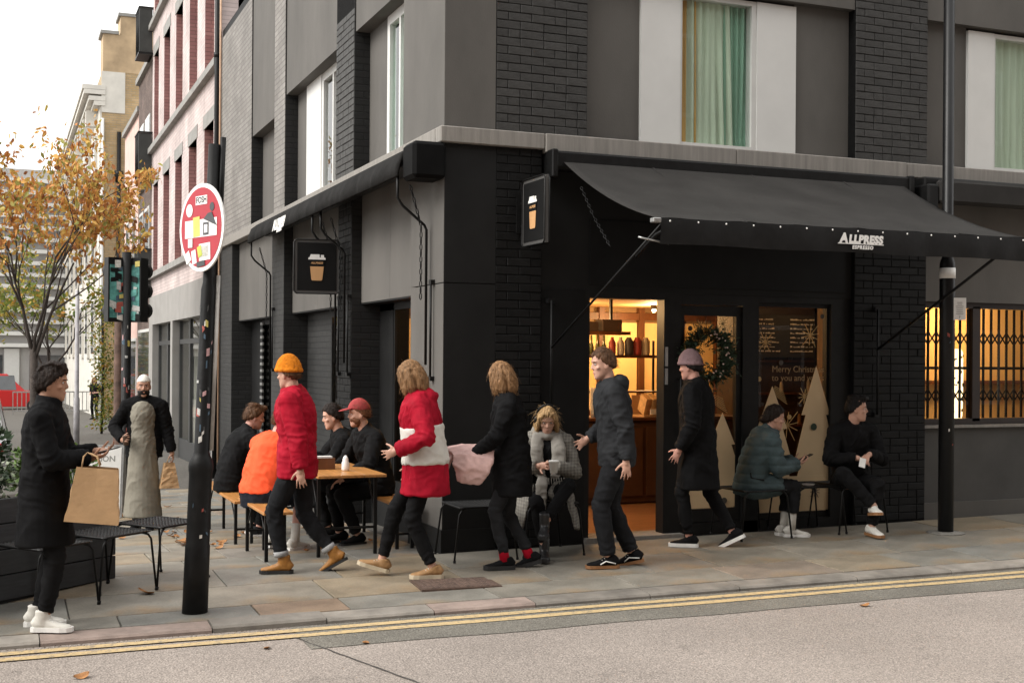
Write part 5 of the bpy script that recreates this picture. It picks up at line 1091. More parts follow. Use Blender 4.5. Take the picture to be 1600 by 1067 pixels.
def hand(mb, w_, d, n, side, curl=.5, s=1.0):
    d = d.normalized(); n = (n-d*n.dot(d)).normalized(); t = d.cross(n)*(1 if side > 0 else -1)
    rot = Matrix((t, n, d)).transposed(); mb.caps(w_-d*.02, w_+d*.02, .026, .028); mb.ell(w_+d*.05, (.036, .015, .048), rot)
    for o, l_ in ((.029,.072), (.010,.082), (-.010,.077), (-.028,.060)):
        p = w_+d*.082+t*o*1.02; dd = (d+t*o*7).normalized(); l_ *= .92
        for k, fr_ in enumerate((.45, .32, .23)):
            dd = (dd*math.cos(curl*(.5+.3*k))+n*math.sin(curl*(.5+.3*k))).normalized(); q = p+dd*l_*fr_*1.1; mb.caps(p, q, .0078-.0007*k, .0072-.0007*k, 8); p = q
    p = w_+d*.028+t*.034; dd = (d*.55+t*.65+n*.45*(.4+curl)).normalized()
    for k in range(2): q = p+dd*.034; mb.caps(p, q, .0115-.001*k, .010-.001*k, 8); p = q; dd = (dd+d*.35+n*.25*curl).normalized()
class Person: pass
def person(label, x, y, head, h=1.75, p=None, o=None, z=None, group=None):
    p = p or {}; o = o or {}; s = h/1.75; g = p.get
    J = Person(); up = V(0,0,1); zl = gz(x, y) if z is None else z
    P0 = V(g('px', 0), g('py', 0), g('pz', .93)); ln = R_(g('lean', 3)); sl = R_(g('slean', 0)); tw = R_(g('twist', 0))
    dirn = lambda k: V(math.sin(sl)*k, math.sin(ln*k), math.cos(ln*k)).normalized()
    sx = V(math.cos(tw), -math.sin(tw), 0); fw = V(math.sin(tw), math.cos(tw), 0)
    s0 = P0-up*.10; s2 = P0+dirn(.5)*.2; s3 = s2+dirn(1)*.18; s4 = s3+dirn(1)*.10; s5 = s4+dirn(1.1)*.045
    SW = g('sw', .178); sh = {1: s4+sx*SW+dirn(1)*-.015+fw*g('shf', .0), -1: s4-sx*SW+dirn(1)*-.015+fw*g('shf', .0)}
    hp = {1: P0+V(.09,0,-.03), -1: P0+V(-.09,0,-.03)}
    an = {1: V(*g('ra', (.1,0,.09))), -1: V(*g('la', (-.1,0,.09)))}; kn = {}; el = {}; wr_ = {}
    for q in (1, -1):
        kn[q], an[q] = ik(hp[q], an[q], .418, .408, g('rk' if q > 0 else 'lk', (0,1,.1)))
        el[q], wr_[q] = ik(sh[q], V(*g('rw' if q > 0 else 'lw', (.24*q, .03, .80))), .285, .255, g('re' if q > 0 else 'le', (q*.5,-1,-.2)))
    hy, hpit, hr = g('hd', (0,0,0)) if len(g('hd', (0,0,0))) == 3 else (*g('hd'), 0)
    HR = Matrix.Rotation(-R_(hy)-tw, 3, 'Z') @ Matrix.Rotation(-R_(hpit), 3, 'X') @ Matrix.Rotation(R_(hr), 3, 'Y')
    nb = s5; nk = nb+(dirn(1)*.05+fw*.016); hc = nk+HR @ V(0, .016, .114)
    # -------- body: one continuous skin surface
    b = MB()
    zz_ = [-.118,-.112,-.100,-.082,-.06,-.03,0,.03,.06,.085,.102,.112,.118]          # head: stacked sections from chin to crown
    hw_ = [.012,.026,.039,.050,.058,.065,.069,.0725,.072,.062,.046,.030,.008]
    yf_ = [.066,.078,.084,.0835,.083,.0835,.082,.0865,.083,.068,.048,.030,-.002]
    yb_ = [.030,.010,-.012,-.038,-.066,-.084,-.093,-.097,-.093,-.077,-.058,-.040,-.022]
    ZZ = np.linspace(-.118, .118, 34); HW = np.interp(ZZ, zz_, hw_); YF = np.interp(ZZ, zz_, yf_); YB = np.interp(ZZ, zz_, yb_); hvv = []; nn_h = 36
    for z_, a_, f_, b_ in zip(ZZ, HW, YF, YB):
        cy_, ry_ = (f_+b_)/2, (f_-b_)/2
        for k in range(nn_h):
            an_ = 2*math.pi*k/nn_h; c_, s_ = math.cos(an_), math.sin(an_); ex = .86 if s_ > 0 else 1.0
            q = V(a_*math.copysign(abs(c_)**ex, c_), cy_+ry_*math.copysign(abs(s_)**ex, s_), z_)
            if s_ > 0:
                for e_ in (-1, 1): q.y -= .0075*math.exp(-((q.x-.031*e_)**2/.00022+(z_-.008)**2/.00016))
                q.y -= .004*math.exp(-((abs(q.x)-.05)**2/.0004+(z_+.06)**2/.0006))
            hvv.append(hc+HR @ q)
    hff = [(i_*nn_h+k, i_*nn_h+(k+1) % nn_h, (i_+1)*nn_h+(k+1) % nn_h, (i_+1)*nn_h+k) for i_ in range(33) for k in range(nn_h)]+[tuple(range(nn_h))[::-1], tuple(33*nn_h+k for k in range(nn_h))]
    b.add(hvv, hff, 0, True)
    H = lambda *a: hc+HR @ V(*a)
    b.caps(H(0,.080,.020), H(0,.0965,-.020), .0075, .0105, 10); b.ell(H(0,.090,-.0255), (.0155,.010,.0085), HR)
    b.ell(H(0,.0805,-.0565), (.023,.0085,.006), HR); b.ell(H(0,.0795,-.066), (.021,.0085,.0065), HR)
    b.caps(H(-.046,.072,.031), H(-.014,.083,.029), .008, .008, 8); b.caps(H(.046,.072,.031), H(.014,.083,.029), .008, .008, 8)
    for q in (-1, 1): b.ell(H(.072*q,-.006,-.010), (.009,.018,.031), HR @ Matrix.Rotation(R_(20*q), 3, 'Z')); b.ell(H(.046*q,.060,-.022), (.017,.019,.014), HR)
    b.caps(nb-dirn(1)*.05, H(0,-.025,-.075), .058, .052, 14)
    R = [(.15,.105), (.155,.108), (.135,.095), (.155,.108), (.13,.085), (.062,.058)]
    b.tube([s0, P0, s2, s3, s4, s5], R, 18, side=sx)
    for q in (1, -1):
        b.caps(s5-sx*-.02*q, sh[q], .045, .05); b.caps(sh[q], el[q], .046, .039); b.caps(el[q], wr_[q], .039, .026)
        fd = V(*g('rhd' if q > 0 else 'lhd', tuple(wr_[q]-el[q]))); pn_ = V(*g('rpn' if q > 0 else 'lpn', (-q, .1, 0))); hand(b, wr_[q], fd, pn_, q, g('rcurl' if q > 0 else 'lcurl', .5))
        b.caps(hp[q], kn[q], .070, .045); b.caps(kn[q], an[q], .044, .034)
    sk = SKIN[o.get('skin', 'fair')]; sd_ = abs(hash(label)) % 97 if False else sum(map(ord, label)) % 97
    S = Matrix.Diagonal((s, s, s, 1))
    def fin(me): me.transform(S); return me
    root = link('person', fin(remesh(b, 'person', sk, o.get('vox', .0071), 2))); root.location = (x, y, zl); hv_ = Vector(head).normalized(); root.rotation_euler = (0, 0, math.atan2(-hv_.x, hv_.y)); tag(root, label, 'person', group)
    J.o = root; J.M = Matrix.Translation((x, y, zl)) @ Matrix.Rotation(root.rotation_euler.z, 4, 'Z') @ S
    J.wr, J.el, J.sh, J.kn, J.an, J.hc, J.H, J.s4, J.P0 = wr_, el, sh, kn, an, hc, H, s4, P0
    def crease(me, js):                              # cloth bunching across the limb near each joint
        n = len(me.vertices); co = np.empty(n*3, 'f'); no = np.empty(n*3, 'f'); me.vertices.foreach_get('co', co); me.vertices.foreach_get('normal', no); co = co.reshape(-1,3); no = no.reshape(-1,3); dsp = np.zeros(n, 'f')
        for i_, (jp, ju, amp, rad, lam) in enumerate(js):
            d_ = co-np.array(jp, 'f'); u_ = np.array(ju.normalized(), 'f'); a_ = d_ @ u_; w_ = np.exp(-(np.linalg.norm(d_, axis=1)/rad)**2)
            wob = .9*np.sin(co[:, 0]*33+sd_+i_)+.8*np.sin(co[:, 1]*29+2*i_+1)+.6*np.sin((co[:, 0]+co[:, 2])*47+i_)
            dsp += w_*amp*(1-1.7*np.abs(np.sin(np.pi*a_/lam+wob)))
        co += no*dsp[:, None]; me.vertices.foreach_set('co', co.ravel()); me.update(); return me
    JA = []; JL = []
    for q in (1, -1):
        JA += [(el[q], wr_[q]-sh[q], .0085, .11, .055), (sh[q].lerp(el[q], .1)-sx*.05*q, sh[q]-el[q], .007, .12, .07), (el[q].lerp(wr_[q], .85), wr_[q]-el[q], .006, .07, .035)]
        JL += [(kn[q], an[q]-hp[q]+V(.12*q,.1,0), .0055, .11, .06), (kn[q].lerp(an[q], .88), an[q]-kn[q], .0065, .08, .045), (hp[q], V(.4*q,.3,1), .006, .14, .06)]
    JA += [(s2, V(.25,0,1), .007, .20, .085), (s3+fw*.1, V(.8,.1,.6), .005, .16, .075)]
    def part(nm, mb, m, vox=.012, sm=4, disp=.0, ds=8, st=(1,1,1), js=None):
        me = remesh(mb, nm, m, vox, sm, disp, ds, st, sd_)
        if js: crease(me, js)
        return link(nm, fin(me), root)
    def raw(nm, mb, m, par=None): return link(nm, fin(mb.mesh(nm, m)), par or root)
    J.part, J.raw = part, raw
    # face
    for q in (1, -1):
        e = raw('eye', MB().ell(H(.030*q,.0755,.008), (.0125,.0065,.0055), HR, 10, 7), EYEW); raw('iris', MB().ell(H(.030*q,.0806,.008), (.0058,.0025,.0056), HR, 8, 6), IRIS, e)
        raw('eyebrow', MB().caps(H(.017*q,.0875,.027), H(.044*q,.079,.029), .0042, .003, 7), o.get('brow') or o.get('hairm') or IRIS)
    raw('mouth', MB().ell(H(0,.0855,-.061), (.020,.004,.0045), HR, 12, 6), LIP)
    # hair and head wear
    hm = o.get('hairm'); hs_ = o.get('hair')
    if hm and hs_:
        hb_ = MB(); th_ = o.get('hthick', .10); kw = o.get('hreg', {})
        shell(hb_, H(0,-.004,.004), HR, lambda d: .80+(.25+th_*(.55+.45*d.z))*ss(hair_region(d, **kw)+.10*mnoise.noise(d*5+V(sd_,0,0)), -.05, .13), (.078,.099,.121), n=56, m=40)
        if hs_ == 'quiff': hb_.ell(H(0,.06,.105), (.055,.05,.028), HR); hb_.ell(H(.0,-.02,.115), (.06,.07,.025), HR)
        if hs_ == 'side': hb_.tube([H(.01,.082,.082), H(.01,.06,.118), H(0,.0,.132), H(0,-.07,.10), H(0,-.1,.02)], [(.035,.012), (.06,.02), (.068,.018), (.07,.022), (.06,.02)], 12, side=HR @ V(1,0,0))
        if hs_ in ('bob', 'long'):
            L_ = -.14 if hs_ == 'bob' else -.27
            for q in (1, -1):
                hb_.tube([H(.03*q,.05,.095), H(.068*q,.045,.05), H(.084*q,.03,-.02), H(.088*q,.022,-.08), H(.08*q,.022,L_)], [(.03,.02), (.034,.02), (.036,.019), (.034,.018), (.015,.012)], 10, side=HR @ V(0,1,0))
                hb_.tube([H(.05*q,-.03,.06), H(.076*q,-.03,-.03), H(.076*q,-.04,-.09), H(.06*q,-.04,L_*.98)], [.045, .042, .038, .018], 10)
            hb_.tube([H(0,-.07,.06), H(0,-.10,-.03), H(0,-.10,-.1), H(0,-.085,L_)], [(.07,.04), (.078,.04), (.07,.035), (.04,.02)], 12, side=HR @ V(1,0,0))
        if hs_ == 'bun': hb_.ell(H(0,-.10,-.02), (.045,.04,.045), HR); hb_.ell(H(0,-.05,.03), (.072,.06,.08), HR)
        ho = part('hair', hb_, hm, .007, 1, .008, 34, (1.5,1.5,.4)); me_ = ho.data; sr = random.Random(sd_); st_ = MB(); hcs = hc*s
        flow = HR @ (V(0,-.15,-1) if hs_ in ('bob', 'long') else V(0,-1,-.25)); vv_ = [v_ for v_ in me_.vertices if (v_.co-hcs).length > .088*s and v_.normal.dot((v_.co-hcs).normalized()) > .25]
        for v_ in sr.sample(vv_, min(len(vv_), 700)):                # loose strands lying over the mass of hair
            n_ = v_.normal; t_ = flow+V(sr.gauss(0,.28), sr.gauss(0,.28), sr.gauss(0,.28)); t_ = (t_-n_*t_.dot(n_)).normalized(); sd2 = n_.cross(t_); L_ = sr.uniform(.03, .085)*(1.25 if hs_ in ('bob', 'long') else .6)*s; w2 = .0013*s; p_ = v_.co+n_*.001; lift = sr.uniform(.0, .008 if sr.random() < .85 else .016)
            q_ = []
            for k in range(4):
                u = k/3; c2 = p_+t_*L_*u+n_*(lift*u*u-.25*L_*L_*u*u*8); q_ += [c2-sd2*w2*(1-.6*u), c2+sd2*w2*(1-.6*u)]
            st_.add(q_, [(0,1,3,2), (2,3,5,4), (4,5,7,6)])
        so2 = st_.build('strands', hm, ho); so2['kind'] = 'stuff'
    if o.get('beard'):
        bd = MB(); L_ = o.get('beardlen', 0)
        shell(bd, H(0,.0,-.010), HR, lambda d: .76+.27*ss(-d.z-.22+.2*min(0, d.y)-.35*max(0, d.y-.85)*3, -.05, .07)*ss(d.y, -.15, .15), (.072,.096,.112+L_))
        bd.caps(H(-.028,.084,-.047), H(.028,.084,-.047), .007, .007, 8); part('beard', bd, o['beard'], .008, 2, .004, 40)
    hat = o.get('hat')
    if hat:
        kind, hm_ = hat; hb_ = MB()
        if kind == 'cap':
            shell(hb_, H(0,-.004,.01), HR, lambda d: .8+.36*ss(d.z-.18-.08*d.y, -.02, .05)); cp = part('cap', hb_, hm_, .008, 3, .002, 20)
            br = MB(); br.ell(H(0,.115,.052), (.07,.075,.008), HR @ Matrix.Rotation(R_(-10), 3, 'X'), 20, 8); raw('brim', br, hm_, cp)
        if kind == 'beanie':
            shell(hb_, H(0,-.006,.012), HR, lambda d: .8+(.40+.08*max(0, d.z))*ss(d.z-.08-.12*d.y, -.03, .05)); hb_.tube([H(.088*math.cos(a*.5236),.108*math.sin(a*.5236)-.006,.03+.012*math.sin(a*.5236)) for a in range(13)], .016, 8); part('beanie', hb_, hm_, .008, 2, .004, 60, (1,1,.2))
        if kind == 'kufi': shell(hb_, H(0,-.004,.006), HR, lambda d: .8+.30*ss(d.z-.32-.03*d.y, -.03, .02)); part('skullcap', hb_, hm_, .007, 2)
    # trousers
    tr = o.get('legs')
    if tr:
        lb = MB(); k = tr.get('t', 1.0); cut = tr.get('cut', .05)
        lb.tube([s0-up*.0, P0-up*.02, P0+dirn(.5)*.10], [(.165*k**.5,.12), (.172,.125), (.15,.11)], 16, side=sx)
        for q in (1, -1):
            e = kn[q].lerp(an[q], 1-cut); lb.caps(hp[q], kn[q], .092*k, .068*k, 14)
            mdl = kn[q].lerp(e, .45); lb.tube([kn[q]-(e-kn[q]).normalized()*.02, kn[q], mdl, e], [.05, .068*k, .064*k, tr.get('hem', .05)*k], 14)
        part('trousers', lb, tr['m'], .0095, 3, tr.get('d', .009), 8, (1,1,.9), JL)
        if tr.get('cuff'):
            for q in (1, -1): e = kn[q].lerp(an[q], 1-cut); dd = (e-kn[q]).normalized(); raw('cuff', MB().tube([e-dd*.035, e-dd*.033, e+dd*.008, e+dd*.01], [.048, .058*k, .057*k, .046], 14), tr['cuff'])
    if o.get('socks'):
        for q in (1, -1): raw('sock', MB().tube([an[q].lerp(kn[q], .36), an[q].lerp(kn[q], .2), an[q]-up*.02], [.041, .041, .043], 12), o['socks'])
    # shoes
    sho = o.get('shoes')
    if sho:
        for q in (1, -1):
            fy = R_(g('rf' if q > 0 else 'lf', 6)*q); fp = R_(g('rp' if q > 0 else 'lp', 0)); a = an[q]
            FR = Matrix.Rotation(-fy, 3, 'Z') @ Matrix.Rotation(-fp, 3, 'X')
            if (q > 0 and g('rfm')) or (q < 0 and g('lfm')): FR = (g('rfm') if q > 0 else g('lfm'))
            F = lambda *c_: a+FR @ V(*c_)
            sb_ = MB(); sec = [(-.075,.030,.052,.035), (-.055,.037,.085,.040), (.0,.037,.088,.040), (.05,.041,.058,.036), (.10,.046,.040,.030), (.145,.042,.030,.026), (.172,.024,.022,.018)]
            sb_.tube([F(0, yy, -.078+zz*.5) for yy, wx, zz, _ in sec], [(wx, zz*.5+.004) for yy, wx, zz, _ in sec], 16, side=FR @ V(1,0,0))
            if sho.get('high'): sb_.tube([F(0,-.02,-.05), F(0,-.012,.0), F(0,-.012,sho['high'])], [(.042,.052), (.045,.05), (.048,.05)], 14, side=FR @ V(1,0,0))
            else: sb_.tube([F(0,-.025,-.05), F(0,-.018,-.005), F(0,-.016,.012)], [(.042,.05), (.042,.045), (.04,.043)], 14, side=FR @ V(1,0,0))
            so_ = part('shoe', sb_, sho['m'], .008, 3, .0015, 30)
            sl_ = MB(); st_ = sho.get('sole', .024); pts = [(-.085,.030), (-.06,.041), (.0,.039), (.06,.044), (.11,.050), (.155,.044), (.182,.022)]
            v = [F(wx, yy, zz) for zz in (-.090, -.090+st_) for yy, wx in pts]+[F(-wx, yy, zz) for zz in (-.090, -.090+st_) for yy, wx in pts]; n_ = len(pts); f = []
            for i in range(n_-1):
                f += [(i, i+1, n_+i+1, n_+i), (2*n_+i+1, 2*n_+i, 3*n_+i, 3*n_+i+1), (n_+i, n_+i+1, 3*n_+i+1, 3*n_+i), (i+1, i, 2*n_+i, 2*n_+i+1)]
            f += [(0, n_, 3*n_, 2*n_), (n_-1, 3*n_-1, 4*n_-1, 2*n_-1)]; raw('sole', MB().add(v, f), sho.get('sm', WHITEI), so_)
            if sho.get('lace'):
                lc = MB()
                for k in range(4): lc.caps(F(-.024,.035+.02*k,-.012-.012*k), F(.024,.038+.02*k,-.012-.012*k), .004, .004, 6)
                raw('laces', lc, sho['lace'], so_)
            if sho.get('stripe'): [raw('side_stripe', MB().tube([F(.045*e_,-.05,-.05), F(.048*e_,-.01,-.04), F(.050*e_,.03,-.03), F(.052*e_,.075,-.055)], .005, 6), sho['stripe'], so_) for e_ in (-1, 1)]
    # tops, from the inside out
    for tp in o.get('tops', ()):
        tb = MB(); t = tp.get('t', .02); hem = tp.get('hem', -.1); a = tp.get('arm', (.07,.058,.044)); dp = tp.get('dep', 1.0); wx = tp.get('w', 1.0)
        RR = [(.155,.112), (.158,.112), (.145,.103), (.162,.115), (.145,.09), (.068,.064)]
        RR = [((u+t)*wx, (w_+t)*dp) for u, w_ in RR]
        ctr = [P0+up*hem if hem < -.02 else P0, P0, s2, s3, s4, s5+dirn(1)*tp.get('neck', .0)]; off = fw*tp.get('off', 0)
        if tp.get('band'): b0, b1 = tp['band']; tb.tube([P0+up*b0, P0+up*(b0+.01), P0.lerp(s3, .5)+up*0, s2.lerp(s3, b1-.01), s2.lerp(s3, b1)], [(.17+t,.13+t), (.185+t,.145+t), (.165+t,.125+t), (.172+t,.128+t), (.15+t,.11+t)], 22, side=sx)
        else: tb.tube([q+off for q in ctr], RR, 22, side=sx)
        if tp.get('skirt'):
            hz, hwx, hwy = tp['skirt'][:3]; cx = tp['skirt'][3] if len(tp['skirt']) > 3 else 0; pts = []; rs = []
            for k in range(7): q = k/6; pts.append(V(P0.x, P0.y+cx*q, P0.z+.12+(hz-P0.z-.12)*q)+off); rs.append((RR[1][0]+(hwx-RR[1][0])*q, RR[1][1]+(hwy-RR[1][1])*q))
            tb.tube(pts, rs, 26, side=sx)
        sl_ = tp.get('sleeve', 1.0)
        if sl_ > 0:
            for q in (1, -1):
                tb.caps(s4+sx*.05*q, sh[q], .07+t, a[0]*1.03); tb.caps(sh[q], el[q], a[0], a[1], 14)
                if sl_ > .5: e = el[q].lerp(wr_[q], min(1, (sl_-.5)*2)*.98); tb.tube([el[q]-(e-el[q]).normalized()*.02, el[q], e, e+(e-el[q]).normalized()*.004], [.03, a[1], a[2], a[2]*.7], 14)
        if tp.get('thigh'):
            for q in (1, -1): tb.caps(hp[q]+up*.015, hp[q].lerp(kn[q], tp['thigh'])+up*.012, .105+t*.4, .092+t*.4, 14)
        if tp.get('collar'): tb.tube([s5-dirn(1)*.03, s5+dirn(1)*.02+fw*.01, s5+dirn(1)*tp['collar']+fw*.018], [.075+t*.5, .074+t*.4, .072+t*.3], 16)
        if tp.get('hood'): tb.ell(s5-fw*.085+dirn(1)*.005, (.12,.07,.075)); tb.tube([s5+V(.1*math.cos(q),.1*math.sin(q)-.03,.03*math.sin(q)*-.5) for q in [i*.5236 for i in range(13)]], .035, 8)
        pt_ = part(tp.get('nm', 'jacket'), tb, tp['m'], tp.get('vox', .0095), tp.get('sm', 4), tp.get('d', .012), tp.get('ds', 7), tp.get('st', (1,1,.8)), JA+JL[2::3] if not tp.get('quilt') else None)
        if tp.get('quilt'):                              # stitched rings of a padded coat
            me = pt_.data; n = len(me.vertices); co = np.empty(n*3, 'f'); no = np.empty(n*3, 'f'); me.vertices.foreach_get('co', co); me.vertices.foreach_get('normal', no); co = co.reshape(-1,3); no = no.reshape(-1,3)
            ph = (co[:, 2]+.35*co[:, 1]*0)/tp['quilt']; co += no*(.011*(np.abs(np.sin(np.pi*ph))**.5-.75))[:, None]; me.vertices.foreach_set('co', co.ravel()); me.update()
        J.last = pt_
    return J
def held(name, me_or_mb, m, M, label, cat, group=None):
    o = me_or_mb.build(name, m); o.matrix_world = M; return tag(o, label, cat, group)
def frame(o, yv, zv):                                   # matrix with given local y and z directions
    yv = Vector(yv).normalized(); zv = Vector(zv); zv = (zv-yv*zv.dot(yv)).normalized(); xv = yv.cross(zv); M = Matrix((xv, yv, zv)).transposed().to_4x4(); M.translation = Vector(o); return M
BLK = cloth('black_wool', (.006,.006,.0065)); BLK2 = cloth('black_cotton', (.0075,.0075,.008)); NAVY = cloth('navy_cloth', (.012,.014,.02)); DENIM = cloth('black_denim', (.013,.0135,.015)); CHAR = cloth('charcoal_cloth', (.022,.023,.025))
REDC = cloth('red_jacket', (.32,.006,.02), .7, .15); ORNG = cloth('hi_vis_orange', (.85,.10,.035), .7, .1, var=.08); WHT = cloth('white_canvas', (.62,.6,.55), .8, .1, var=.08); TAN = mat('tan_leather', (.29,.16,.065), .6, .25, 14, .2, 60); OCHR = mat('ochre_leather', (.30,.13,.025), .5, .25, 14, .2, 60)
DBR = hairm('dark_brown_hair', (.018,.011,.008)); BRN = hairm('brown_hair', (.10,.05,.025)); BLD = hairm('blonde_hair', (.36,.23,.11)); SANDY = hairm('sandy_hair', (.22,.12,.055)); GING = hairm('ginger_beard', (.14,.06,.03)); BLKH = hairm('black_hair', (.010,.008,.007))
GUM = mat('gum_sole', (.25,.12,.05), .6, .1); DSOLE = mat('dark_sole', (.02,.02,.02), .6, .1)
SEAT = .45+.085
# man with paper bag
J = person('dark haired man in a long black coat looking at his phone', -3.27, -1.62, (.965,-.26), 1.71,
  dict(rw=(.07,.30,1.13), lw=(-.07,.31,1.16), re=(.6,-.6,-.8), le=(-.6,-.6,-.8), rhd=(-.25,.9,.1), lhd=(.25,.9,.1), rpn=(-.3,0,1), lpn=(.3,0,1), rcurl=.9, lcurl=.9, hd=(2,4), ra=(.09,.03,.09), la=(-.09,-.06,.09), lean=1),
  dict(skin='tan', hair='side', hairm=DBR, hthick=.14, hreg=dict(front=.52, side=-.25, back=-.75), legs=dict(m=BLK2, t=.95, cut=.10), shoes=dict(m=WHT, sm=WHITEI, high=.05, lace=WHITEI, sole=.03),
    tops=[dict(m=BLK, t=.035, skirt=(.555,.215,.185,.01), arm=(.078,.066,.056), collar=.075, d=.008, nm='coat')]))
w0 = J.M @ J.wr[1]; hdv = J.o.matrix_basis.to_3x3() @ V(0,1,0); ph = J.M @ ((J.wr[1]+J.wr[-1])/2+V(.01,.10,.03))
held('phone', MB().bbox(-.037,.037,-.075,.075,-.004,.004,.003), BLACKM, frame(ph, hdv*.95+Z*.25, Z-hdv*.3), 'black phone in the hands of the man in the long coat', 'phone')
bag = thing('paper_bag', 'large brown paper carrier bag hanging from the arm of the man in the long coat', 'bag', J.M @ V(.13,.33,.715), J.o.rotation_euler.z+R_(8))
bb = MB(); rb = random.Random(3)
def bagmesh(wx, dy, h, taper=.02, seed=3):
    r = random.Random(seed); mb = MB(); n = 9; v = []; lay = 9
    for k in range(lay+1):
        t = k/lay; W_ = wx*(1+taper*t); D_ = dy*(1-.25*t)
        for (a, b_) in [(-1,-1),(-.5,-1),(0,-1),(.5,-1),(1,-1),(1,0),(1,1),(.5,1),(0,1),(-.5,1),(-1,1),(-1,0)]:
            pin = .72 if abs(a) == 1 and b_ == 0 else 1
            v.append((a*W_/2*(1-(.12*t if pin < 1 else 0)), b_*D_/2+r.uniform(-.006,.006)*(t > 0), h*t+r.uniform(-.004,.004)*(0 < t < 1)))
    f = [(k*12+i, k*12+(i+1) % 12, (k+1)*12+(i+1) % 12, (k+1)*12+i) for k in range(lay) for i in range(12)]+[tuple(range(12))[::-1]]
    return mb.add(v, f)
o_ = bagmesh(.16, .33, .35, .02).build('bag_body', KRAFT, bag); o_.rotation_euler = (R_(-6), 0, 0)
for sx_ in (-.05, .05): MB().tube([(sx_, -.06, .35), (sx_*.6, -.05, .42), (sx_*.2-.03, -.03, .44), (sx_*.6, .03, .42), (sx_, .05, .36)], .006, 6).build('handle', KRAFT, bag)
# man in long grey robe
KAFT = cloth('grey_robe', (.20,.185,.15), var=.1)
J = person('bearded man in a white skullcap, long grey robe and black jacket', -2.10, 3.75, (-.25,-.97), 1.66,
  dict(rw=(.21,.16,1.02), re=(.7,-.6,-.3), rhd=(-.3,.8,.2), rcurl=.9, rpn=(-1,.1,.0), lw=(-.32,.06,.86), lcurl=1.2, hd=(-8,2), ra=(.08,-.02,.09), la=(-.08,.05,.09)),
  dict(skin='olive', beard=BLKH, beardlen=.03, hat=('kufi', WHT), brow=BLKH, legs=dict(m=BLK2, t=.85), shoes=dict(m=BLK2, sm=DSOLE),
    tops=[dict(m=KAFT, t=.03, dep=1.12, w=.74, skirt=(.15,.21,.20,.02), off=.03, sleeve=0, nm='robe', d=.008), dict(m=BLK, t=.04, hem=-.12, arm=(.084,.072,.055), nm='jacket', off=-.04, w=1.06, dep=1.0, d=.012)]))
cupm = mat('paper_cup_brown', (.10,.06,.04), .6, .1)
c_ = J.M @ (J.wr[1]+V(-.05,.07,.0)); held('coffee_cup', MB().lathe((0,0,-.05), [(.027,0), (.036,.09), (.038,.092), (.038,.1), (.033,.104)], 14), cupm, Matrix.Translation(c_), 'brown takeaway coffee cup held by the man in the robe', 'cup')
bg2 = thing('paper_bag', 'crumpled small paper bags held low by the man in the robe', 'bag', J.M @ (J.wr[-1]+V(.02,.06,-.40)), J.o.rotation_euler.z+.3); bagmesh(.2, .13, .27, -.5, 5).build('bag_body', KRAFT, bg2); MB().tube([(-.03,0,.26), (0,0,.33), (.03,0,.26)], .006, 6).build('handle', KRAFT, bg2)
# bench sitters on the left side of the table
bz = .46+.085
person('brown haired man in a black jacket on the far bench', -1.42, 2.45, (.97,.1), 1.76,
  dict(pz=bz, lean=26, rw=(.10,.52,.80), lw=(-.12,.52,.80), re=(.8,-.3,-.6), le=(-.8,-.3,-.6), ra=(.13,.28,.09), la=(-.12,.30,.09), hd=(4,12), rpn=(0,0,-1), lpn=(0,0,-1)),
  dict(skin='rosy', hair='quiff', hairm=BRN, hthick=.06, legs=dict(m=BLK2, t=1.05), shoes=dict(m=CHAR, sm=WHITEI), tops=[dict(m=BLK2, t=.03, hem=-.08, arm=(.076,.065,.052), collar=.05)]), group=None)
person('person in an orange hi-vis top with their back turned on the near bench', -1.40, .92, (.80,.60), 1.74,
  dict(pz=bz-.01, lean=30, rw=(.18,.48,.80), lw=(-.10,.50,.80), re=(.9,-.3,-.6), le=(-.8,-.3,-.6), ra=(.16,.30,.09), la=(-.14,.34,.09), hd=(10,14), rpn=(0,0,-1), lpn=(0,0,-1)),
  dict(skin='rosy', hair='short', hairm=BRN, hthick=.06, legs=dict(m=NAVY, t=1.1, cut=.75), socks=WHT, shoes=dict(m=WHT, sm=WHITEI), tops=[dict(m=NAVY, t=.035, hem=-.12, sleeve=0, nm='jacket_lower', thigh=.25), dict(m=ORNG, t=.042, hem=.06, arm=(.08,.068,.055), nm='hi_vis_top', sm=6)]))
# man in red cap
REDCAP = cloth('faded_red_cap', (.30,.05,.05), .8, .1)
person('bearded man in a faded red cap and black jacket across the table', -.22, 1.2, (-.95,-.15), 1.77,
  dict(pz=.53, lean=20, rw=(.12,.36,.70), lw=(-.16,.42,.62), re=(.9,-.3,-.5), le=(-.9,-.3,-.5), ra=(.12,.34,.09), la=(-.10,.26,.09), hd=(12,4), lpn=(0,0,-1), rpn=(0,0,-1)),
  dict(skin='fair', beard=GING, hat=('cap', REDCAP), hair='short', hairm=GING, hthick=.03, legs=dict(m=BLK2), shoes=dict(m=BLK2, sm=DSOLE), tops=[dict(m=BLK2, t=.03, hem=-.08, arm=(.078,.066,.052), collar=.04)]))
person('dark haired person in black at the far end of the wall bench', -.24, 1.92, (-.97,.1), 1.74,
  dict(pz=.53, lean=24, rw=(.12,.50,.78), lw=(-.14,.50,.78), re=(.8,-.3,-.6), le=(-.8,-.3,-.6), ra=(.12,.3,.09), la=(-.12,.3,.09), hd=(0,10), lpn=(0,0,-1), rpn=(0,0,-1)),
  dict(skin='fair', hair='short', hairm=DBR, legs=dict(m=BLK2), shoes=dict(m=BLK2, sm=DSOLE), tops=[dict(m=BLK2, t=.03, hem=-.08)]))
LEFT = (-.93, .37)
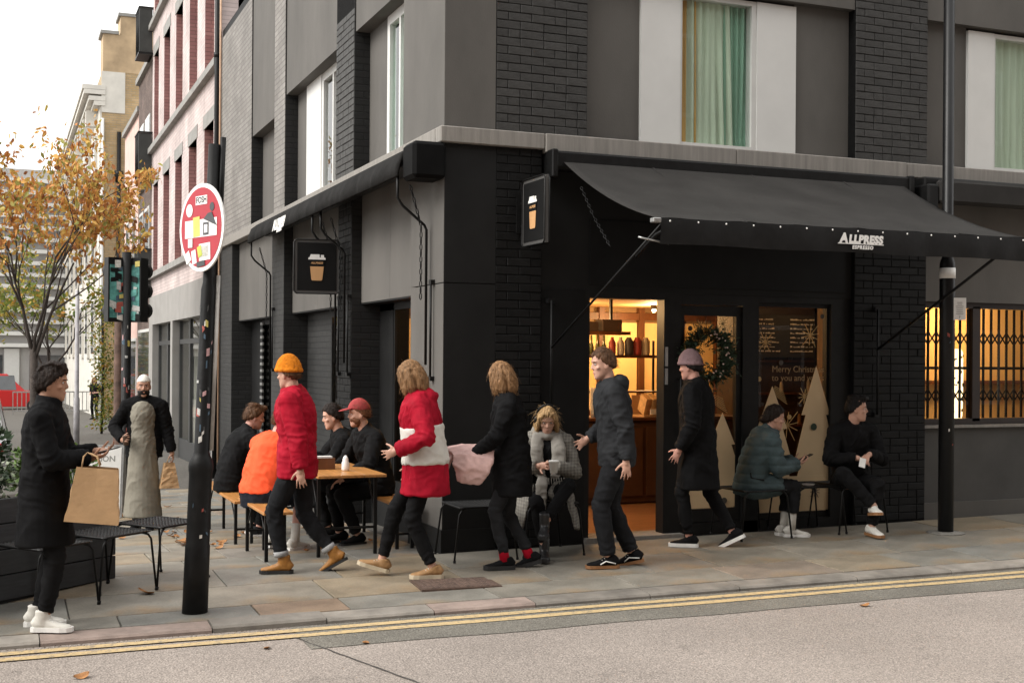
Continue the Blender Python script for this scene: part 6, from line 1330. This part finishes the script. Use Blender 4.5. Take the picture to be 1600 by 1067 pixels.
# walkers
person('walking person in a red jacket and orange beanie', -1.34, -.36, (-.9,.42), 1.73,
  dict(pz=.905, lean=5, ra=(.07,-.28,.13), rp=30, la=(-.08,.10,.092), rw=(.26,.10,.84), lw=(-.26,-.08,.83), re=(.5,-1,-.1), hd=(24,6)),
  dict(skin='fair', hat=('beanie', cloth('orange_beanie', (.52,.16,.012), .9, .3)), hair='short', hairm=BRN, hthick=.02, legs=dict(m=DENIM, t=1.02, cut=.13, cuff=cloth('turned_denim', (.32,.32,.32))), shoes=dict(m=OCHR, sm=DSOLE, high=.055, lace=TAN),
    tops=[dict(m=REDC, t=.045, hem=-.14, arm=(.088,.075,.058), collar=.06, d=.014)]))
J = person('walking woman in a red coat with a broad white band around the middle', -.46, -.93, (-.95,.30), 1.72,
  dict(pz=.90, lean=9, sw=.165, ra=(.07,.34,.13), rp=-16, la=(-.07,-.06,.092), rw=(.27,.10,.86), lw=(-.22,.22,1.02), re=(.5,-1,-.1), le=(-.6,-.8,-.3), hd=(30,10)),
  dict(skin='fair', hair='bob', hairm=SANDY, legs=dict(m=BLK2, t=.95, cut=.08), shoes=dict(m=TAN, sm=mat('cream_sole', (.5,.42,.3), .6), lace=WHT, sole=.03),
    tops=[dict(m=REDC, t=.05, skirt=(.66,.225,.20,.0), arm=(.085,.072,.056), hood=1, nm='coat', d=.014), dict(m=WHT, t=.045, band=(.0,.55), sleeve=0, nm='white_band', d=.012)]))
J = person('walking person in a black coat and light brown bob carrying a pale pink jacket', .30, -.86, (-.95,.3), 1.68,
  dict(pz=.91, lean=7, sw=.165, ra=(.06,-.16,.105), rp=16, la=(-.06,.06,.092), rw=(.15,.30,.93), lw=(-.14,.34,.95), re=(.7,-.7,-.5), le=(-.7,-.7,-.5), hd=(28,6)),
  dict(skin='fair', hair='bob', hairm=SANDY, hthick=.16, legs=dict(m=CHAR, t=.88, cut=.12), socks=cloth('red_sock', (.5,.01,.03)), shoes=dict(m=BLK2, sm=DSOLE, sole=.034, lace=BLK2),
    tops=[dict(m=BLK, t=.04, skirt=(.62,.205,.175,.0), arm=(.08,.068,.055), collar=.06, nm='coat')]))
pj = MB(); q0 = (J.wr[1]+J.wr[-1])/2
pj.tube([q0+V(-.24,-.02,-.06), q0+V(-.20,.0,.03), q0+V(-.08,.04,.06), q0+V(.05,.06,.06), q0+V(.18,.04,.03)], [(.13,.02), (.17,.03), (.19,.04), (.19,.04), (.12,.025)], 16, side=V(0,1,0)); pj.tube([q0+V(-.22,.02,.02), q0+V(-.26,.04,-.08), q0+V(-.25,.06,-.20)], [(.17,.03), (.16,.028), (.10,.02)], 14, side=V(0,1,0)); pj.tube([q0+V(-.05,.14,.04), q0+V(-.06,.22,-.02), q0+V(-.10,.24,-.12)], [(.09,.03), (.08,.028), (.05,.02)], 12)
pjm = remesh(pj, 'folded_jacket', cloth('pale_pink_cloth', (.60,.40,.37), .8, .1), .010, 3, .012, 9); pjo = link('folded_jacket', pjm); pjo.matrix_world = J.M; tag(pjo, 'pale pink jacket folded over the arms of the walker in black', 'jacket')
person('walking man in a charcoal hooded jacket and dark trousers by the door', 1.12, -1.10, (-.93,.32), 1.80,
  dict(pz=.92, lean=8, ra=(.08,-.14,.10), rp=12, la=(-.08,.07,.092), rw=(.22,.20,1.0), lw=(-.25,-.04,.86), re=(.6,-.9,-.2), hd=(-12,8)),
  dict(skin='fair', hair='short', hairm=BRN, hthick=.05, legs=dict(m=DENIM, t=1.08, cut=.04, hem=.058), shoes=dict(m=BLK2, sm=GUM, stripe=WHITEI, lace=WHT), tops=[dict(m=CHAR, t=.035, hem=-.12, arm=(.082,.07,.052), hood=1, d=.012)]))
person('person in a black coat and grey pink cap standing at the glass door', 2.24, -.50, (-.75,.66), 1.74,
  dict(pz=.92, lean=4, ra=(.08,-.30,.13), rp=28, la=(-.08,.06,.09), rw=(.23,.10,.86), lw=(-.23,.12,.88), hd=(10,6)),
  dict(skin='rosy', hat=('beanie', cloth('grey_pink_hat', (.20,.13,.135))), hair='short', hairm=BLKH, legs=dict(m=BLK2, t=.95, cut=.06), shoes=dict(m=BLK2, sm=WHITEI, sole=.032), tops=[dict(m=BLK, t=.045, skirt=(.52,.215,.19,0), arm=(.085,.072,.058), collar=.06, nm='coat')]))
# seated woman with headphones
def tweed():
    m = bpy.data.materials.new('grey_check_tweed'); m.use_nodes = True; t = m.node_tree; L = t.links; p_ = t.nodes['Principled BSDF']; tc = nd(t, 'ShaderNodeTexCoord'); mp = nd(t, 'ShaderNodeMapping'); mp.inputs['Rotation'].default_value = (.0,0,.2); L.new(tc.outputs['Object'], mp.inputs[0])
    out = None
    for sc_, dr_ in ((90, 'X'), (90, 'Z'), (22, 'X'), (22, 'Z')):
        wv = nd(t, 'ShaderNodeTexWave', Scale=sc_*.55, Distortion=.8); wv.bands_direction = dr_; L.new(mp.outputs[0], wv.inputs[0])
        if out is None: out = wv.outputs['Fac']
        else: a_ = nd(t, 'ShaderNodeMath', operation='ADD'); L.new(out, a_.inputs[0]); L.new(wv.outputs['Fac'], a_.inputs[1]); out = a_.outputs[0]
    nz_ = nd(t, 'ShaderNodeTexNoise', Scale=160); L.new(tc.outputs['Object'], nz_.inputs['Vector']); a_ = nd(t, 'ShaderNodeMath', operation='ADD'); L.new(out, a_.inputs[0]); L.new(nz_.outputs[0], a_.inputs[1])
    cr = nd(t, 'ShaderNodeMapRange'); cr.inputs['From Min'].default_value = 1.3; cr.inputs['From Max'].default_value = 3.6; L.new(a_.outputs[0], cr.inputs[0]); mm = nd(t, 'ShaderNodeMix', data_type='RGBA'); mm.inputs['A'].default_value = (.10,.094,.085,1); mm.inputs['B'].default_value = (.25,.235,.205,1); L.new(cr.outputs[0], mm.inputs['Factor']); L.new(mm.outputs['Result'], p_.inputs['Base Color']); p_.inputs['Roughness'].default_value = .9; p_.inputs['Specular IOR Level'].default_value = .2; return m
TWEED = tweed(); SCARF = cloth('grey_scarf', (.25,.235,.21), .95, .4, 150, var=.12)
J = person('blonde woman with headphones in a grey check coat and scarf holding a cup', .84, -.30, (-.30,-.95), 1.68,
  dict(pz=SEAT, lean=6, sw=.165, ra=(.05,.42,.095), la=(.06,.50,.33), lk=(-.3,1,.5), rk=(.1,1,.2), lf=-10, lp=12, rw=(.10,.26,.80), lw=(-.06,.25,.80), re=(.8,-.5,-.5), le=(-.8,-.5,-.5), rhd=(-.8,.5,.1), lhd=(.8,.5,.1), rpn=(-.2,1,.2), lpn=(.2,1,.2), rcurl=.8, lcurl=.8, hd=(2,26)),
  dict(skin='fair', hair='bob', hairm=BLD, hthick=.08, hreg=dict(front=.62, side=-.1, back=-.7), brow=SANDY, legs=dict(m=BLK2, t=.92, cut=.14), shoes=dict(m=mat('black_boot', (.02,.02,.021), .35, .2, 9, spec=.5), sm=DSOLE, high=.09),
    tops=[dict(m=BLK2, t=.02, hem=-.05, nm='jumper', neck=.05), dict(m=TWEED, t=.035, hem=-.08, arm=(.084,.072,.060), nm='coat', off=-.03, thigh=.25, d=.01)]))
sk_ = MB()                                            # coat skirts hanging at both sides, scarf, headphones
for q, tip in ((1, V(.27,.20,.20)), (-1, V(-.26,.22,.24))):
    sk_.tube([V(.15*q,.0,.60), V(.19*q,.10,.56), V(.22*q,.16,.45), V(.25*q,.20,.33), tip], [(.08,.03), (.14,.03), (.15,.026), (.14,.024), (.11,.02)], 14, side=V(-.25*q,1,0))
J.part('coat_skirt', sk_, TWEED, .012, 3, .008, 9)
sc_ = MB(); nkz = J.s4
sc_.tube([nkz+V(.10*math.cos(a*.5236),.09*math.sin(a*.5236)-.005,.075-.03*math.sin(a*.5236)) for a in range(13)], .042, 10)
for q in (1, -1): sc_.tube([nkz+V(.08*q,.07,.06), nkz+V(.10*q,.135,-.08), nkz+V(.095*q,.165,-.24), V(.075*q,.20,.74), V(.05*q,.26,.70)], [(.05,.03), (.07,.03), (.068,.026), (.055,.022), (.04,.02)], 12, side=V(1,.2*q,0))
sc_.tube([V(.05,.27,.70), V(.07,.36,.64), V(.08,.40,.5), V(.085,.40,.38)], [(.05,.018), (.055,.015), (.05,.014), (.045,.012)], 12, side=V(1,0,0)); J.part('scarf', sc_, SCARF, .010, 3, .007, 12)
fg = MB()
for k in range(9): fg.caps(V(.045+.01*k,.40,.39), V(.042+.011*k,.41,.31), .0035, .0025, 5)
for k in range(10): fg.caps(V(-.13+.022*k,.30,.70), V(-.14+.024*k,.33,.65), .0035, .0025, 5)
J.raw('fringe', fg, SCARF)['kind'] = 'stuff'
hp_ = MB(); hp_.tube([J.H(.098*math.cos(a*math.pi/10),-.01,.02+.125*math.sin(a*math.pi/10)) for a in range(11)], .011, 8)
for q in (1, -1): hp_.ell(J.H(.098*q,-.01,-.005), (.022,.034,.042))
hpo = J.raw('headphones', hp_, BLACKM); hpo['label'] = 'black over-ear headphones'
c_ = J.M @ V(-.03,.40,.80); held('coffee_cup', MB().lathe((0,0,-.045), [(.030,0), (.041,.09), (.045,.092), (.045,.102), (.04,.106)], 16), WHITEI, Matrix.Translation(c_), 'white paper coffee cup held by the woman with headphones', 'cup')
# seated woman in teal
TEALC = cloth('teal_puffer', (.052,.075,.08), .6, .1, var=.15)
J = person('woman in a padded teal grey coat looking up from her phone on a wire stool', 2.96, -.24, (.97,-.22), 1.66,
  dict(pz=SEAT-.02, lean=24, sw=.165, ra=(.08,.40,.093), la=(-.03,.36,.093), rw=(.08,.44,.72), lw=(-.05,.46,.74), re=(.5,-.7,-.6), le=(-.6,-.6,-.6), rhd=(-.2,.95,.1), lhd=(.2,.95,.1), rpn=(-.4,0,.9), lpn=(.4,0,.9), rcurl=.8, lcurl=.8, hd=(8,8)),
  dict(skin='fair', hair='bun', hairm=DBR, hthick=.07, legs=dict(m=DENIM, t=1.0, cut=.36, hem=.06), socks=WHT, shoes=dict(m=WHT, sm=WHITEI, sole=.028, lace=WHT),
    tops=[dict(m=TEALC, t=.05, hem=-.09, arm=(.09,.08,.066), hood=1, collar=.07, thigh=.5, quilt=.085, d=.012, nm='padded_coat')]))
J.raw('strap', MB().tube([J.sh[-1]+V(.06,-.02,.10), J.s4+V(.05,-.20,-.12), J.P0+V(.19,-.06,.08), J.P0+V(.22,.06,.06)], .008, 6), BLACKM)
hdv = J.o.matrix_basis.to_3x3() @ V(0,1,0); ph = J.M @ ((J.wr[1]+J.wr[-1])/2+V(0,.11,.045))
held('phone', MB().bbox(-.037,.037,-.075,.075,-.004,.004,.003), BLACKM, frame(ph, hdv*.9+Z*.45, Z-hdv*.5), 'phone in the hands of the woman in the teal coat', 'phone')
# seated man in black
J = person('dark haired man in black with white trainers sitting with crossed legs by the pier', 4.02, -.32, (-.20,-.98), 1.72,
  dict(pz=SEAT-.02, lean=12, ra=(-.02,.47,.30), rk=(.5,1,.4), la=(-.06,.36,.093), rf=10, rp=-8, rw=(.08,.30,.74), lw=(-.07,.29,.77), re=(.8,-.4,-.5), le=(-.8,-.4,-.5), rhd=(-.7,.6,-.2), lhd=(.7,.6,-.2), rpn=(-.2,.2,-1), lpn=(.2,.2,-1), hd=(-62,0), rcurl=.7, lcurl=.7),
  dict(skin='fair', hair='quiff', hairm=BLKH, hthick=.05, legs=dict(m=BLK2, t=1.02), shoes=dict(m=WHT, sm=GUM, lace=WHT, sole=.026), tops=[dict(m=BLK2, t=.035, hem=-.08, arm=(.084,.07,.052), hood=1)]))
c_ = J.M @ V(.06,.40,.70); held('paper_slip', MB().obox((0,0,0), X, Y, Z, .03, .002, .045), WHITEI, frame(c_, (-.2,-.9,.3), (.3,0,1)), 'small white card in the fingers of the seated man in black', 'card')
# far pedestrian
person('woman in black standing by the ivy far down the street', .05, 43.5, (-.6,-.8), 1.72, dict(rw=(.1,.2,1.05), lw=(-.12,.15,1.1), hd=(-30,10)), dict(vox=.012, skin='fair', hair='bob', hairm=SANDY, legs=dict(m=BLK2), shoes=dict(m=BLK2, sm=DSOLE), tops=[dict(m=BLK2, t=.02, hem=-.1, sleeve=.35)]))
